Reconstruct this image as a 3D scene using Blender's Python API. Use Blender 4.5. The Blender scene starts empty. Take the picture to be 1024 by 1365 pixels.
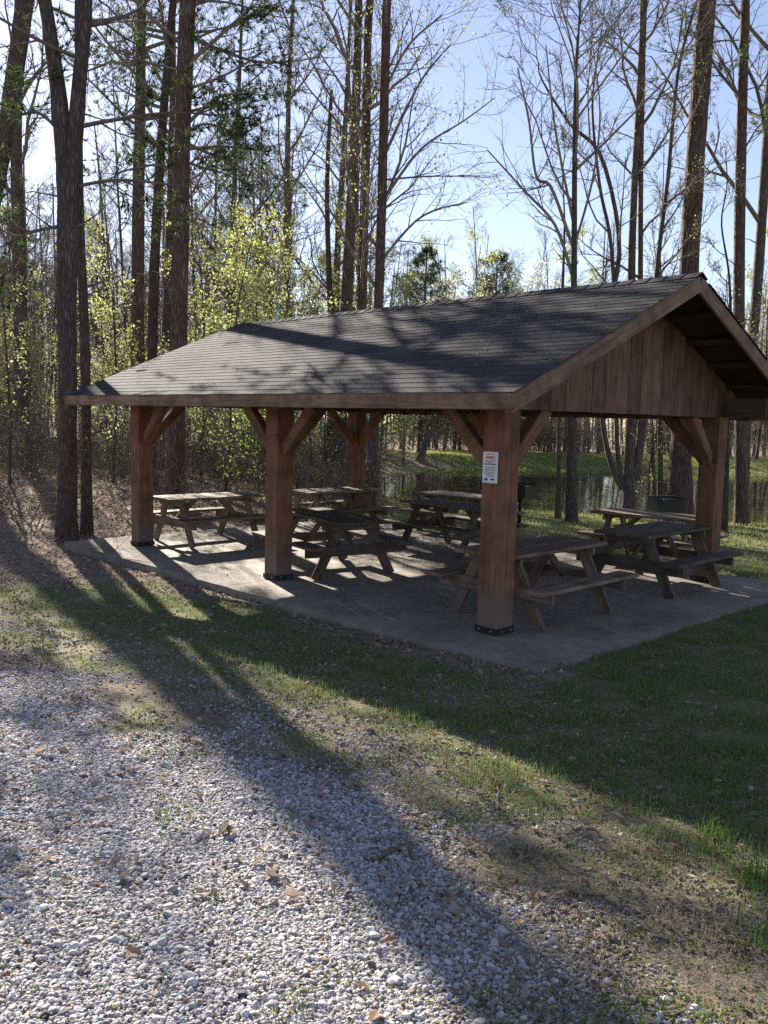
import bpy, math, random
import numpy as np
from mathutils import Vector, Matrix

# ------------------------------------------------------------------ camera, sky, sun, exposure
SC = bpy.context.scene
COL = SC.collection
F_PX, PITCH, ROLL, CAM_H = 1142.0, 0.10775, 0.02414, 2.0708      # calibrated on the shelter's posts
cam_d = bpy.data.cameras.new('camera')
cam_d.sensor_fit = 'HORIZONTAL'; cam_d.sensor_width = 36.0
cam_d.lens = 36.0 * F_PX / 1024.0
cam_d.clip_start = 0.05; cam_d.clip_end = 2000
cam = bpy.data.objects.new('camera', cam_d); COL.objects.link(cam)
_f = Vector((0, math.cos(PITCH), -math.sin(PITCH))); _u = Vector((0, math.sin(PITCH), math.cos(PITCH))); _r = Vector((1, 0, 0))
_cr, _sr = math.cos(ROLL), math.sin(ROLL)
_R = _r * _cr + _u * _sr; _U = _u * _cr - _r * _sr
_m = Matrix((_R, _U, -_f)).transposed().to_4x4(); _m.translation = Vector((0, 0, CAM_H))
cam.matrix_world = _m
SC.camera = cam

SUN_AZ, SUN_EL = -25.5, 24.5          # degrees: azimuth from the view direction (+Y), negative = left
w = bpy.data.worlds.new('World'); SC.world = w; w.use_nodes = True
wn = w.node_tree.nodes; wl = w.node_tree.links
sky = wn.new('ShaderNodeTexSky'); sky.sky_type = 'NISHITA'; sky.sun_disc = False
sky.sun_elevation = math.radians(SUN_EL); sky.sun_rotation = math.radians(SUN_AZ)
sky.air_density = 1.0; sky.dust_density = 0.12; sky.ozone_density = 2.2
wn['Background'].inputs['Strength'].default_value = 0.051
hsv = wn.new('ShaderNodeHueSaturation'); hsv.inputs['Saturation'].default_value = .82
wl.new(sky.outputs['Color'], hsv.inputs['Color']); tnt = wn.new('ShaderNodeMix'); tnt.data_type = 'RGBA'; tnt.blend_type = 'MULTIPLY'; tnt.inputs[0].default_value = 1; tnt.inputs[7].default_value = (1.0, .93, 1.0, 1)
wl.new(hsv.outputs['Color'], tnt.inputs[6]); wl.new(tnt.outputs[2], wn['Background'].inputs['Color'])
sun_d = bpy.data.lights.new('sun', 'SUN'); sun_d.energy = 5.0; sun_d.angle = math.radians(0.53); sun_d.color = (1.0, 0.92, 0.80)
sun = bpy.data.objects.new('sun', sun_d); COL.objects.link(sun)
_a, _e = math.radians(SUN_AZ), math.radians(SUN_EL)
SUN_DIR = Vector((math.sin(_a) * math.cos(_e), math.cos(_a) * math.cos(_e), math.sin(_e)))
sun.rotation_euler = SUN_DIR.to_track_quat('Z', 'Y').to_euler()
SC.view_settings.view_transform = 'Standard'; SC.view_settings.look = 'None'
SC.view_settings.gamma = 1.0; SC.view_settings.use_curve_mapping = False
SC.view_settings.exposure = 1.86
SC.cycles.max_bounces = 6; SC.cycles.diffuse_bounces = 3; SC.cycles.glossy_bounces = 3
SC.cycles.transmission_bounces = 4; SC.cycles.sample_clamp_indirect = 6
SC.cycles.use_denoising = False

# ------------------------------------------------------------------ small maths
def ray(px, py):
    X, Y = px - 512.0, py - 682.5
    xx = _cr * X + _sr * Y; yy = -_sr * X + _cr * Y
    r, u = xx / F_PX, -yy / F_PX
    c, s = math.cos(PITCH), math.sin(PITCH)
    return np.array([r, c + u * s, -s + u * c])
def at_depth(px, py, d):
    v = ray(px, py); return np.array([0, 0, CAM_H]) + v * (d / v[1])
def at_z(px, py, z):
    v = ray(px, py); return np.array([0, 0, CAM_H]) + v * ((z - CAM_H) / v[2])

def _hash(ix, iy, seed):
    h = (ix.astype(np.int64) * 374761393 + iy.astype(np.int64) * 668265263 + seed * 974634) & 0x7fffffff
    h = ((h ^ (h >> 13)) * 1274126177) & 0x7fffffff
    return ((h ^ (h >> 16)) & 0xffff) / 65535.0
def vnoise(x, y, sc, seed=0):
    x = np.asarray(x, float) / sc; y = np.asarray(y, float) / sc
    ix, iy = np.floor(x), np.floor(y); fx, fy = x - ix, y - iy
    fx = fx * fx * (3 - 2 * fx); fy = fy * fy * (3 - 2 * fy)
    a, b = _hash(ix, iy, seed), _hash(ix + 1, iy, seed)
    c, d = _hash(ix, iy + 1, seed), _hash(ix + 1, iy + 1, seed)
    return (a * (1 - fx) + b * fx) * (1 - fy) + (c * (1 - fx) + d * fx) * fy
def fbm(x, y, sc, seed=0, o=4):
    t = 0; a = .5; n = 0
    for i in range(o):
        t = t + a * vnoise(x, y, sc, seed + 17 * i); n += a; a *= .5; sc *= .5
    return t / n
def sstep(a, b, x):
    t = np.clip((np.asarray(x, float) - a) / (b - a), 0, 1); return t * t * (3 - 2 * t)
def nrm(v): return v / np.maximum(np.linalg.norm(v, axis=-1, keepdims=True), 1e-9)

# ------------------------------------------------------------------ shelter frame (u = along the eave, v = across)
PX, PY, TH = 1.1183, 8.1489, 0.80218
PS, PL, PW = 0.253, 3.548, 4.775
EU = np.array([-math.cos(TH), math.sin(TH)]); EV = np.array([math.sin(TH), math.cos(TH)])
SLAB = (-0.96, 8.31, -0.67, 5.42)          # u0 u1 v0 v1
def uv(x, y):
    dx, dy = np.asarray(x) - PX, np.asarray(y) - PY
    return dx * EU[0] + dy * EU[1], dx * EV[0] + dy * EV[1]
def xy(u, v): return PX + u * EU[0] + v * EV[0], PY + u * EU[1] + v * EV[1]

# ------------------------------------------------------------------ terrain
POND = np.array([(-0.4, 31.5), (2.2, 28.2), (5.5, 25.6), (9.5, 25.2), (14, 25.6), (20, 26.5), (34, 29), (52, 38),
                 (50, 50), (34, 52.5), (20, 51.5), (9, 50.5), (3.6, 49.0), (1.0, 44), (-0.6, 38)], float)
WATER_Z = -0.72
def pond_sd(x, y):
    x = np.asarray(x, float); y = np.asarray(y, float)
    d = np.full(x.shape, 1e9); ins = np.zeros(x.shape, bool)
    n = len(POND)
    for i in range(n):
        a, b = POND[i], POND[(i + 1) % n]
        e = b - a
        t = np.clip(((x - a[0]) * e[0] + (y - a[1]) * e[1]) / (e @ e), 0, 1)
        d = np.minimum(d, np.hypot(x - a[0] - t * e[0], y - a[1] - t * e[1]))
        c = ((a[1] <= y) & (b[1] > y)) | ((b[1] <= y) & (a[1] > y))
        with np.errstate(divide='ignore', invalid='ignore'):
            xi = a[0] + (y - a[1]) / (e[1] if e[1] else 1e-9) * e[0]
        ins ^= c & (x < xi)
    return np.where(ins, -d, d)
def ground_z(x, y, fine=True):
    x = np.asarray(x, float); y = np.asarray(y, float)
    u, v = uv(x, y)
    D = SLAB[2] - v
    Dg = np.maximum(D, 0)
    z = -0.055 - 0.011 * np.clip(u, -1, 9) + 0.112 * (np.sqrt((np.maximum(Dg - .7, 0)) ** 2 + .25) - .5)
    z = np.minimum(z, 0.6 + 0 * z)
    # falls away behind the slab towards the pond
    back = np.maximum(v - SLAB[3], 0)
    z = z - 0.42 * sstep(1.0, 14, back)
    # the wood on the left keeps level and rolls a little
    lw = sstep(2, -9, x) * sstep(14, 24, y)
    z = z + lw * 0.35
    z = z + 0.16 * (fbm(x, y, 9, 3, 3) - .5) * sstep(14, 24, np.hypot(x, y)) + 1.6 * (fbm(x, y, 60, 9, 2) - .35) * sstep(60, 160, np.hypot(x, y))
    sd = pond_sd(x, y)
    far = sstep(42, 48, y)
    z = z + far * sstep(0, 5, sd) * 0.42 * sstep(80, 60, y)
    z = np.where(sd < 3.0, z * sstep(0, 3.0, sd) + (WATER_Z - .02) * (1 - sstep(0, 3.0, sd)), z)
    z = np.where(sd < 0, WATER_Z - .05 - .5 * sstep(0, -3, sd), z)
    if fine:
        near = sstep(16, 9, np.hypot(x, y))
        z = z + near * (0.03 * (fbm(x, y, .5, 5, 3) - .5) + 0.05 * (fbm(x, y, 1.7, 8, 2) - .5))
    # keep the ground under the slab well below it
    ins = sstep(0.02, -0.25, np.maximum(np.maximum(SLAB[0] - u, u - SLAB[1]), np.maximum(SLAB[2] - v, v - SLAB[3])))
    return z - ins * 0.12
def zones(x, y):
    """gravel, grass, litter weights (0..1)"""
    u, v = uv(x, y); D = SLAB[2] - v
    n1 = fbm(x, y, 1.3, 21, 4); n2 = fbm(x, y, .5, 33, 3); n3 = fbm(x, y, 3.5, 41, 3)
    # gravel drive: left-front of a line running (-2.9,6.0) -> (0,3.7) -> (.7,1.5)
    s1 = ((x + 2.9) * 2.3 + (y - 6.0) * 2.9) / math.hypot(2.3, 2.9)
    s2 = (x + .16) * .95 + (y - 3.7) * .22
    g = sstep(.55, -.5, np.maximum(s1, s2 * 1.25) + (n1 - .5) * 1.15 + (n2 - .5) * .8)
    right = sstep(-.2, .9, x) * sstep(4.4, 3.2, y)
    g = np.maximum(g, right * sstep(.54, .70, n1 * .6 + n2 * .4) * .55)
    near = (v < 5.6) & (y < 22)
    litter = sstep(4.0, 6.6, u + (n1 - .5) * 2) * sstep(3.6, 1.6, D + (n2 - .5) * 1.5) * sstep(-.2, .1, D)
    litter = np.maximum(litter, sstep(.55, .1, D + (n1 - .5) * .9) * (D > -.3) * .8)
    litter = np.maximum(litter, sstep(8.4, 9.4, u) * 1.0 * (v > -3))
    litter = np.where((v > 5.6) | (u < -1.2), 0, litter)
    wood = sstep(1.0, -2.5, x - .12 * (y - 22)) * (y > 17)
    litter = np.maximum(litter, wood)
    litter = np.maximum(litter, sstep(62, 67, y + (n3 - .5) * 6))
    grass = sstep(.30, .52, n1 * .6 + n2 * .4 + .10) * (1 - g * .9)
    pat = sstep(.50, .66, n1 * .5 + n2 * .5)
    strip = sstep(3.3, 1.7, D + (n1 - .5) * 1.8) * sstep(6.2, 4.4, u + (n1 - .5) * 2)
    grass = np.where(D > 0, np.maximum(grass * strip, pat * .75 * (1 - .88 * g)), grass)
    grass = np.where((D > 0), np.maximum(grass * .85, .42 * strip * sstep(.25, .7, D)), grass)
    lawn = ((v > 5.2) | (u < -1.0)) & (y > 9)
    grass = np.where(lawn, np.maximum(grass, sstep(.28, .5, n3 * .5 + n1 * .5)), grass)
    grass = np.where((y > 44) & (y < 64), 1.0, grass)
    grass = grass * (1 - litter * .85)
    return g, np.clip(grass, 0, 1), np.clip(litter, 0, 1)

# ------------------------------------------------------------------ mesh helpers
def np_mesh(name, V, quads=None, tris=None, smooth=False, color=None, fcolor=None):
    me = bpy.data.meshes.new(name)
    V = np.asarray(V, np.float32).reshape(-1, 3)
    me.vertices.add(len(V)); me.vertices.foreach_set('co', V.ravel())
    q = np.zeros((0, 4), np.int32) if quads is None or len(quads) == 0 else np.asarray(quads, np.int32).reshape(-1, 4)
    t = np.zeros((0, 3), np.int32) if tris is None or len(tris) == 0 else np.asarray(tris, np.int32).reshape(-1, 3)
    nl = q.size + t.size
    me.loops.add(nl); me.loops.foreach_set('vertex_index', np.concatenate([q.ravel(), t.ravel()]))
    npoly = len(q) + len(t)
    me.polygons.add(npoly)
    st = np.concatenate([np.arange(len(q)) * 4, q.size + np.arange(len(t)) * 3]).astype(np.int32)
    me.polygons.foreach_set('loop_start', st)
    me.polygons.foreach_set('use_smooth', np.full(npoly, bool(smooth)))
    me.update(calc_edges=True)
    if color is not None:
        ca = me.color_attributes.new('tone', 'FLOAT_COLOR', 'POINT')
        c = np.ones((len(V), 4), np.float32); c[:, :3] = np.asarray(color, np.float32).reshape(len(V), -1)[:, :3]
        ca.data.foreach_set('color', c.ravel())
    return me
def link(name, me, mat=None, parent=None, mtx=None):
    o = bpy.data.objects.new(name, me)
    if mat is not None and me is not None and not me.materials: me.materials.append(mat)
    COL.objects.link(o)
    if parent is not None: o.parent = parent
    if mtx is not None: o.matrix_local = mtx
    return o
def tag(o, label=None, cat=None, group=None, kind=None):
    if label: o['label'] = label
    if cat: o['category'] = cat
    if group: o['group'] = group
    if kind: o['kind'] = kind
    return o
def empty(name, loc, rz=0.0):
    o = bpy.data.objects.new(name, None); COL.objects.link(o)
    o.location = loc; o.rotation_euler = (0, 0, rz); o.empty_display_size = .2
    return o
KIDS = {}
def copy_tree(root, loc, rz=0.0, sc=(1, 1, 1)):
    r = root.copy(); COL.objects.link(r); r.location = loc; r.rotation_euler = (0, 0, rz); r.scale = sc
    for ch in list(root.children):
        c = ch.copy(); COL.objects.link(c); c.parent = r
        for g in list(ch.children):
            d = g.copy(); COL.objects.link(d); d.parent = c
    return r

class MB:
    """collects raw geometry for one mesh"""
    def __init__(s): s.V = []; s.Q = []; s.T = []; s.C = []; s.n = 0
    def add(s, V, Q=None, T=None, C=None):
        V = np.asarray(V, float).reshape(-1, 3)
        if Q is not None and len(Q): s.Q.append(np.asarray(Q, int).reshape(-1, 4) + s.n)
        if T is not None and len(T): s.T.append(np.asarray(T, int).reshape(-1, 3) + s.n)
        s.V.append(V); s.n += len(V)
        s.C.append(np.ones((len(V), 3)) if C is None else np.broadcast_to(np.asarray(C, float), (len(V), 3)))
    def mesh(s, name, smooth=False, color=False):
        return np_mesh(name, np.concatenate(s.V), np.concatenate(s.Q) if s.Q else None,
                       np.concatenate(s.T) if s.T else None, smooth, np.concatenate(s.C) if color else None)
    def tubes(s, pts, rad, sides, cap=False):
        pts = np.asarray(pts, float); rad = np.asarray(rad, float)
        if pts.ndim == 2: pts = pts[None]; rad = rad[None]
        N, k, _ = pts.shape
        tg = np.empty_like(pts); tg[:, 1:-1] = pts[:, 2:] - pts[:, :-2]; tg[:, 0] = pts[:, 1] - pts[:, 0]; tg[:, -1] = pts[:, -1] - pts[:, -2]
        tg = nrm(tg)
        main = nrm(pts[:, -1] - pts[:, 0])
        ref = np.where(np.abs(main[:, 2:3]) > .8, np.array([[1., 0.02, 0]]), np.array([[0.03, 0.02, 1.]]))
        nn = nrm(np.cross(tg, np.repeat(ref[:, None], k, 1))); bb = np.cross(tg, nn)
        a = np.arange(sides) / sides * 2 * np.pi
        ring = nn[:, :, None] * np.cos(a)[None, None, :, None] + bb[:, :, None] * np.sin(a)[None, None, :, None]
        V = pts[:, :, None] + ring * rad[:, :, None, None]
        i = np.arange(N)[:, None, None] * (k * sides) + np.arange(k - 1)[None, :, None] * sides
        j = np.arange(sides)[None, None, :]; j2 = (j + 1) % sides
        Q = np.stack([i + j, i + j2, i + sides + j2, i + sides + j], -1).reshape(-1, 4)
        T = None
        if cap:
            T = []
            for n in range(N):
                for e, kk in ((0, 0), (1, k - 1)):
                    b0 = n * k * sides + kk * sides
                    for q in range(1, sides - 1): T.append((b0, b0 + q, b0 + q + 1) if e else (b0, b0 + q + 1, b0 + q))
        s.add(V, Q, T)
        return V.reshape(N, k, sides, 3)
    def box(s, lo, hi, ch=0.0, C=None):
        (x0, y0, z0), (x1, y1, z1) = lo, hi
        V = [(x0, y0, z0), (x1, y0, z0), (x1, y1, z0), (x0, y1, z0), (x0, y0, z1), (x1, y0, z1), (x1, y1, z1), (x0, y1, z1)]
        s.add(V, [(0, 3, 2, 1), (4, 5, 6, 7), (0, 1, 5, 4), (1, 2, 6, 5), (2, 3, 7, 6), (3, 0, 4, 7)], C=C)

_plank_cache = {}
def plank_mesh(L, W, H, ch=.006, var=0, kind='plank'):
    key = (round(L, 3), round(W, 3), round(H, 3), round(ch, 4), var, kind)
    if key in _plank_cache: return _plank_cache[key]
    r = random.Random(hash(key) & 0xffff)
    w, h = W / 2, H / 2
    prof = [(-w + ch, -h), (w - ch, -h), (w, -h + ch), (w, h - ch), (w - ch, h), (-w + ch, h), (-w, h - ch), (-w, -h + ch)]
    nseg = 4; V = []
    for i in range(nseg + 1):
        t = i / nseg
        j = 0 if i in (0, nseg) else 1
        dy = r.uniform(-1, 1) * .0025 * j; dz = r.uniform(-1, 1) * .0018 * j
        for (a, b) in prof: V.append((L * t, a + dy, b + dz))
    Q = []
    for i in range(nseg):
        for j in range(8):
            k = (j + 1) % 8; Q.append((i * 8 + j, i * 8 + k, i * 8 + 8 + k, i * 8 + 8 + j))
    T = []
    for base, fl in ((0, 1), (nseg * 8, 0)):
        for j in range(1, 7): T.append((base, base + j + 1, base + j) if fl else (base, base + j, base + j + 1))
    Q = [tuple(reversed(q)) for q in Q]; T = [tuple(reversed(t)) for t in T]
    me = np_mesh(kind, V, Q, T)
    _plank_cache[key] = me
    return me
def plank(name, parent, mat, p0, p1, W, H, up=(0, 0, 1), ch=.006, var=0):
    """board whose local X runs p0->p1; H is its thickness along 'up'"""
    p0, p1, up = Vector(p0), Vector(p1), Vector(up)
    x = (p1 - p0); L = x.length; x.normalize()
    y = up.cross(x); y.normalize(); z = x.cross(y)
    m = Matrix((x, y, z)).transposed().to_4x4(); m.translation = p0
    me = plank_mesh(L, W, H, ch, var, name + '_' + mat.name)
    return link(name, me, mat, parent, m)

# ------------------------------------------------------------------ materials
def mat_new(name):
    m = bpy.data.materials.new(name); m.use_nodes = True
    nt = m.node_tree; b = nt.nodes['Principled BSDF']
    return m, nt, nt.nodes, nt.links, b
def ramp(nodes, stops):
    n = nodes.new('ShaderNodeValToRGB'); e = n.color_ramp.elements
    e[0].position, e[0].color = stops[0][0], (*stops[0][1], 1)
    e[1].position, e[1].color = stops[-1][0], (*stops[-1][1], 1)
    for p, c in stops[1:-1]:
        q = e.new(p); q.color = (*c, 1)
    return n
def mixc(nodes, links, fac, a, b, mode='MIX'):
    n = nodes.new('ShaderNodeMix'); n.data_type = 'RGBA'; n.blend_type = mode
    for sock, val in ((0, fac), (6, a), (7, b)):
        if hasattr(val, 'is_linked') or hasattr(val, 'links'): links.new(val, n.inputs[sock])
        elif isinstance(val, (int, float)): n.inputs[sock].default_value = val
        else: n.inputs[sock].default_value = (*val, 1)
    return n.outputs[2]
def noise(nodes, links, vec, scale, detail=4, rough=.55, dist=0):
    n = nodes.new('ShaderNodeTexNoise'); n.inputs['Scale'].default_value = scale; n.inputs['Detail'].default_value = detail
    n.inputs['Roughness'].default_value = rough; n.inputs['Distortion'].default_value = dist
    if vec is not None: links.new(vec, n.inputs['Vector'])
    return n.outputs['Fac']
def mapping(nodes, links, vec, scale=(1, 1, 1), loc=None):
    n = nodes.new('ShaderNodeMapping'); n.inputs['Scale'].default_value = scale
    links.new(vec, n.inputs['Vector'])
    return n.outputs['Vector']
def bump(nodes, links, b, height, strength=.5, dist=.01):
    n = nodes.new('ShaderNodeBump'); n.inputs['Strength'].default_value = strength; n.inputs['Distance'].default_value = dist
    links.new(height, n.inputs['Height']); links.new(n.outputs['Normal'], b.inputs['Normal']); return n
def mathn(nodes, links, op, a, b=0.0):
    n = nodes.new('ShaderNodeMath'); n.operation = op
    for i, v in ((0, a), (1, b)):
        if isinstance(v, (int, float)): n.inputs[i].default_value = v
        else: links.new(v, n.inputs[i])
    return n.outputs[0]

def wood_mat(name, dark, mid, light, rough=.8, grain=1.0, foot=False, var=.35):
    m, nt, N, Lk, b = mat_new(name)
    tc = N.new('ShaderNodeTexCoord'); oi = N.new('ShaderNodeObjectInfo')
    off = N.new('ShaderNodeVectorMath'); off.operation = 'MULTIPLY_ADD'
    comb = N.new('ShaderNodeCombineXYZ')
    for i in range(3): Lk.new(oi.outputs['Random'], comb.inputs[i])
    Lk.new(comb.outputs[0], off.inputs[0]); off.inputs[1].default_value = (37, 53, 71); Lk.new(tc.outputs['Object'], off.inputs[2])
    v = off.outputs[0]
    g1 = noise(N, Lk, mapping(N, Lk, v, (1.6, 42, 42)), 1.0 * grain, 5, .6, .35)
    g2 = noise(N, Lk, mapping(N, Lk, v, (.9, 7, 7)), 1.2, 3, .5, 1.2)
    g3 = noise(N, Lk, mapping(N, Lk, v, (3, 3, 3)), 1.3, 3, .6)
    r = ramp(N, [(.28, dark), (.5, mid), (.74, light)])
    mx = mathn(N, Lk, 'ADD', mathn(N, Lk, 'MULTIPLY', g1, .55), mathn(N, Lk, 'MULTIPLY', g2, .45))
    Lk.new(mx, r.inputs[0])
    c = r.outputs['Color']
    # dark weather stains and per-board tone
    st = ramp(N, [(.34, (.45, .43, .42)), (.56, (1, 1, 1))]); Lk.new(g3, st.inputs[0])
    c = mixc(N, Lk, .75, c, st.outputs['Color'], 'MULTIPLY')
    hv = N.new('ShaderNodeHueSaturation'); Lk.new(c, hv.inputs['Color'])
    Lk.new(mathn(N, Lk, 'ADD', mathn(N, Lk, 'MULTIPLY', oi.outputs['Random'], var), 1 - var / 2), hv.inputs['Value'])
    c = hv.outputs['Color']
    # knots
    vo = N.new('ShaderNodeTexVoronoi'); vo.inputs['Scale'].default_value = 2.1; vo.feature = 'F1'
    Lk.new(mapping(N, Lk, v, (1, 3.2, 3.2)), vo.inputs['Vector'])
    kn = ramp(N, [(.03, (.22, .18, .16)), (.10, (1, 1, 1))]); Lk.new(vo.outputs['Distance'], kn.inputs[0])
    c = mixc(N, Lk, .8, c, kn.outputs['Color'], 'MULTIPLY')
    ck = noise(N, Lk, mapping(N, Lk, v, (.55, 24, 24)), 1.0, 2, .5)
    ckr = ramp(N, [(.485, (1, 1, 1)), (.5, (.25, .22, .2)), (.515, (1, 1, 1))]); Lk.new(ck, ckr.inputs[0])
    c = mixc(N, Lk, .55, c, ckr.outputs['Color'], 'MULTIPLY')
    if foot:   # grey water-worn foot of a post that stands on wet concrete
        sx = N.new('ShaderNodeSeparateXYZ'); Lk.new(tc.outputs['Object'], sx.inputs[0])
        fz = mathn(N, Lk, 'ADD', sx.outputs[0], mathn(N, Lk, 'MULTIPLY', g1, -.30))
        fr = ramp(N, [(.16, (1, 1, 1)), (.34, (0, 0, 0))]); Lk.new(fz, fr.inputs[0])
        c = mixc(N, Lk, mathn(N, Lk, 'MULTIPLY', fr.outputs['Color'], .65), c, (.16, .135, .11))
    Lk.new(c, b.inputs['Base Color'])
    b.inputs['Roughness'].default_value = rough; b.inputs['Specular IOR Level'].default_value = .3
    bump(N, Lk, b, g1, .5, .006)
    return m
M = {}
M['post'] = wood_mat('stained_post_wood', (.10, .048, .030), (.21, .098, .057), (.31, .155, .095), foot=True, var=.2)
M['brace'] = wood_mat('stained_brace_wood', (.11, .055, .034), (.22, .108, .064), (.31, .165, .105))
M['fascia'] = wood_mat('fascia_wood', (.09, .055, .037), (.22, .135, .09), (.34, .225, .155))
M['gable'] = wood_mat('gable_board_wood', (.06, .032, .022), (.165, .09, .062), (.26, .155, .108), var=.5)
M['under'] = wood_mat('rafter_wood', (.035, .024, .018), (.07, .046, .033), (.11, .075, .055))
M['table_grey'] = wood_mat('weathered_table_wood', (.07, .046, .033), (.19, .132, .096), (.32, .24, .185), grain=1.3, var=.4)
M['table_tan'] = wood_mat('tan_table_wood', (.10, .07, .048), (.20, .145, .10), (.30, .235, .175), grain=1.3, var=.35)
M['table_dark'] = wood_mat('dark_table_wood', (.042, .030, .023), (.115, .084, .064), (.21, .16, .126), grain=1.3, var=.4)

def shingle_mat():
    m, nt, N, Lk, b = mat_new('asphalt_shingle')
    at = N.new('ShaderNodeAttribute'); at.attribute_name = 'tone'
    ge = N.new('ShaderNodeNewGeometry')
    n1 = noise(N, Lk, ge.outputs['Position'], 260, 2, .7); n2 = noise(N, Lk, ge.outputs['Position'], 1.3, 4, .6)
    r = ramp(N, [(.3, (.028, .028, .031)), (.52, (.060, .058, .061)), (.72, (.13, .126, .127))]); Lk.new(n1, r.inputs[0])
    c = mixc(N, Lk, 1.0, r.outputs['Color'], at.outputs['Color'], 'MULTIPLY')
    r2 = ramp(N, [(.3, (.75, .75, .78)), (.7, (1.25, 1.2, 1.15))]); Lk.new(n2, r2.inputs[0])
    c = mixc(N, Lk, 1.0, c, r2.outputs['Color'], 'MULTIPLY')
    Lk.new(c, b.inputs['Base Color']); b.inputs['Roughness'].default_value = .93; b.inputs['Specular IOR Level'].default_value = .075
    bump(N, Lk, b, n1, .6, .004)
    return m
M['shingle'] = shingle_mat()

def concrete_mat():
    m, nt, N, Lk, b = mat_new('weathered_concrete')
    ge = N.new('ShaderNodeNewGeometry'); P = ge.outputs['Position']
    n1 = noise(N, Lk, P, 1.1, 6, .62, .6); n2 = noise(N, Lk, P, 6.5, 5, .65); n3 = noise(N, Lk, P, 160, 2, .6)
    r = ramp(N, [(.30, (.075, .061, .047)), (.42, (.175, .148, .116)), (.54, (.25, .216, .173)), (.70, (.36, .315, .255))])
    Lk.new(mathn(N, Lk, 'ADD', mathn(N, Lk, 'MULTIPLY', n1, .6), mathn(N, Lk, 'MULTIPLY', n2, .4)), r.inputs[0])
    sp = ramp(N, [(.3, (.72, .71, .70)), (.6, (1.08, 1.07, 1.06))]); Lk.new(n3, sp.inputs[0])
    c = mixc(N, Lk, 1.0, r.outputs['Color'], sp.outputs['Color'], 'MULTIPLY')
    Lk.new(c, b.inputs['Base Color']); b.inputs['Roughness'].default_value = .88
    h = mathn(N, Lk, 'ADD', mathn(N, Lk, 'MULTIPLY', n2, .6), mathn(N, Lk, 'MULTIPLY', n3, .4))
    bump(N, Lk, b, h, .28, .010)
    return m
M['concrete'] = concrete_mat()

def bark_mat(name, dark, mid, light, vs=1.0):
    m, nt, N, Lk, b = mat_new(name)
    tc = N.new('ShaderNodeTexCoord'); oi = N.new('ShaderNodeObjectInfo')
    v = mapping(N, Lk, tc.outputs['Object'], (1, 1, .13))
    vo = N.new('ShaderNodeTexVoronoi'); vo.inputs['Scale'].default_value = 24 * vs; vo.feature = 'DISTANCE_TO_EDGE'
    wob = N.new('ShaderNodeVectorMath'); wob.operation = 'MULTIPLY_ADD'
    nz = N.new('ShaderNodeTexNoise'); nz.inputs['Scale'].default_value = 9; Lk.new(v, nz.inputs['Vector'])
    Lk.new(nz.outputs['Color'], wob.inputs[0]); wob.inputs[1].default_value = (.09, .09, .09); Lk.new(v, wob.inputs[2])
    Lk.new(wob.outputs[0], vo.inputs['Vector'])
    n1 = noise(N, Lk, v, 30, 5, .65); n2 = noise(N, Lk, tc.outputs['Object'], 1.7, 4, .6)
    ed = ramp(N, [(.0, (.25, .25, .25)), (.30, (1, 1, 1))]); Lk.new(vo.outputs['Distance'], ed.inputs[0])
    h = mathn(N, Lk, 'ADD', mathn(N, Lk, 'MULTIPLY', ed.outputs['Color'], .6), mathn(N, Lk, 'MULTIPLY', n1, .5))
    r = ramp(N, [(.25, dark), (.6, mid), (.95, light)]); Lk.new(h, r.inputs[0])
    li = ramp(N, [(.50, (1, 1, 1)), (.68, (1.35, 1.42, 1.35))]); Lk.new(n2, li.inputs[0])
    c = mixc(N, Lk, 1.0, r.outputs['Color'], li.outputs['Color'], 'MULTIPLY')
    hv = N.new('ShaderNodeHueSaturation'); Lk.new(c, hv.inputs['Color'])
    Lk.new(mathn(N, Lk, 'ADD', mathn(N, Lk, 'MULTIPLY', oi.outputs['Random'], .45), .78), hv.inputs['Value'])
    Lk.new(hv.outputs['Color'], b.inputs['Base Color']); b.inputs['Roughness'].default_value = .9; b.inputs['Specular IOR Level'].default_value = .2
    bump(N, Lk, b, h, .9, .03)
    return m
M['bark_pine'] = bark_mat('pine_bark', (.030, .019, .016), (.095, .062, .051), (.19, .135, .112))
M['bark_grey'] = bark_mat('hardwood_bark', (.032, .023, .020), (.092, .069, .059), (.19, .155, .135), 1.4)
M['twig'] = bark_mat('twig_bark', (.11, .088, .073), (.21, .17, .142), (.32, .275, .235), 2.0)

def leaf_mat(name, ca, cb, trans=.5, cc=None):
    m, nt, N, Lk, b = mat_new(name)
    ge = N.new('ShaderNodeNewGeometry'); oi = N.new('ShaderNodeObjectInfo')
    n = N.new('ShaderNodeTexWhiteNoise'); n.noise_dimensions = '1D'; Lk.new(ge.outputs['Random Per Island'], n.inputs['W'])
    r = ramp(N, [(.0, ca), (.6, cb), (1.0, cc or cb)]); Lk.new(n.outputs['Value'], r.inputs[0])
    hv = N.new('ShaderNodeHueSaturation'); Lk.new(r.outputs['Color'], hv.inputs['Color'])
    Lk.new(mathn(N, Lk, 'ADD', mathn(N, Lk, 'MULTIPLY', oi.outputs['Random'], .4), .8), hv.inputs['Value'])
    Lk.new(hv.outputs['Color'], b.inputs['Base Color']); b.inputs['Roughness'].default_value = .6; b.inputs['Specular IOR Level'].default_value = .25
    t = N.new('ShaderNodeBsdfTranslucent'); Lk.new(hv.outputs['Color'], t.inputs['Color'])
    mx = N.new('ShaderNodeMixShader'); mx.inputs[0].default_value = trans
    Lk.new(b.outputs[0], mx.inputs[1]); Lk.new(t.outputs[0], mx.inputs[2])
    Lk.new(mx.outputs[0], N['Material Output'].inputs['Surface'])
    return m
M['leaf_spring'] = leaf_mat('spring_leaf', (.20, .22, .07), (.31, .34, .12), .6, (.43, .44, .22))
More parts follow.
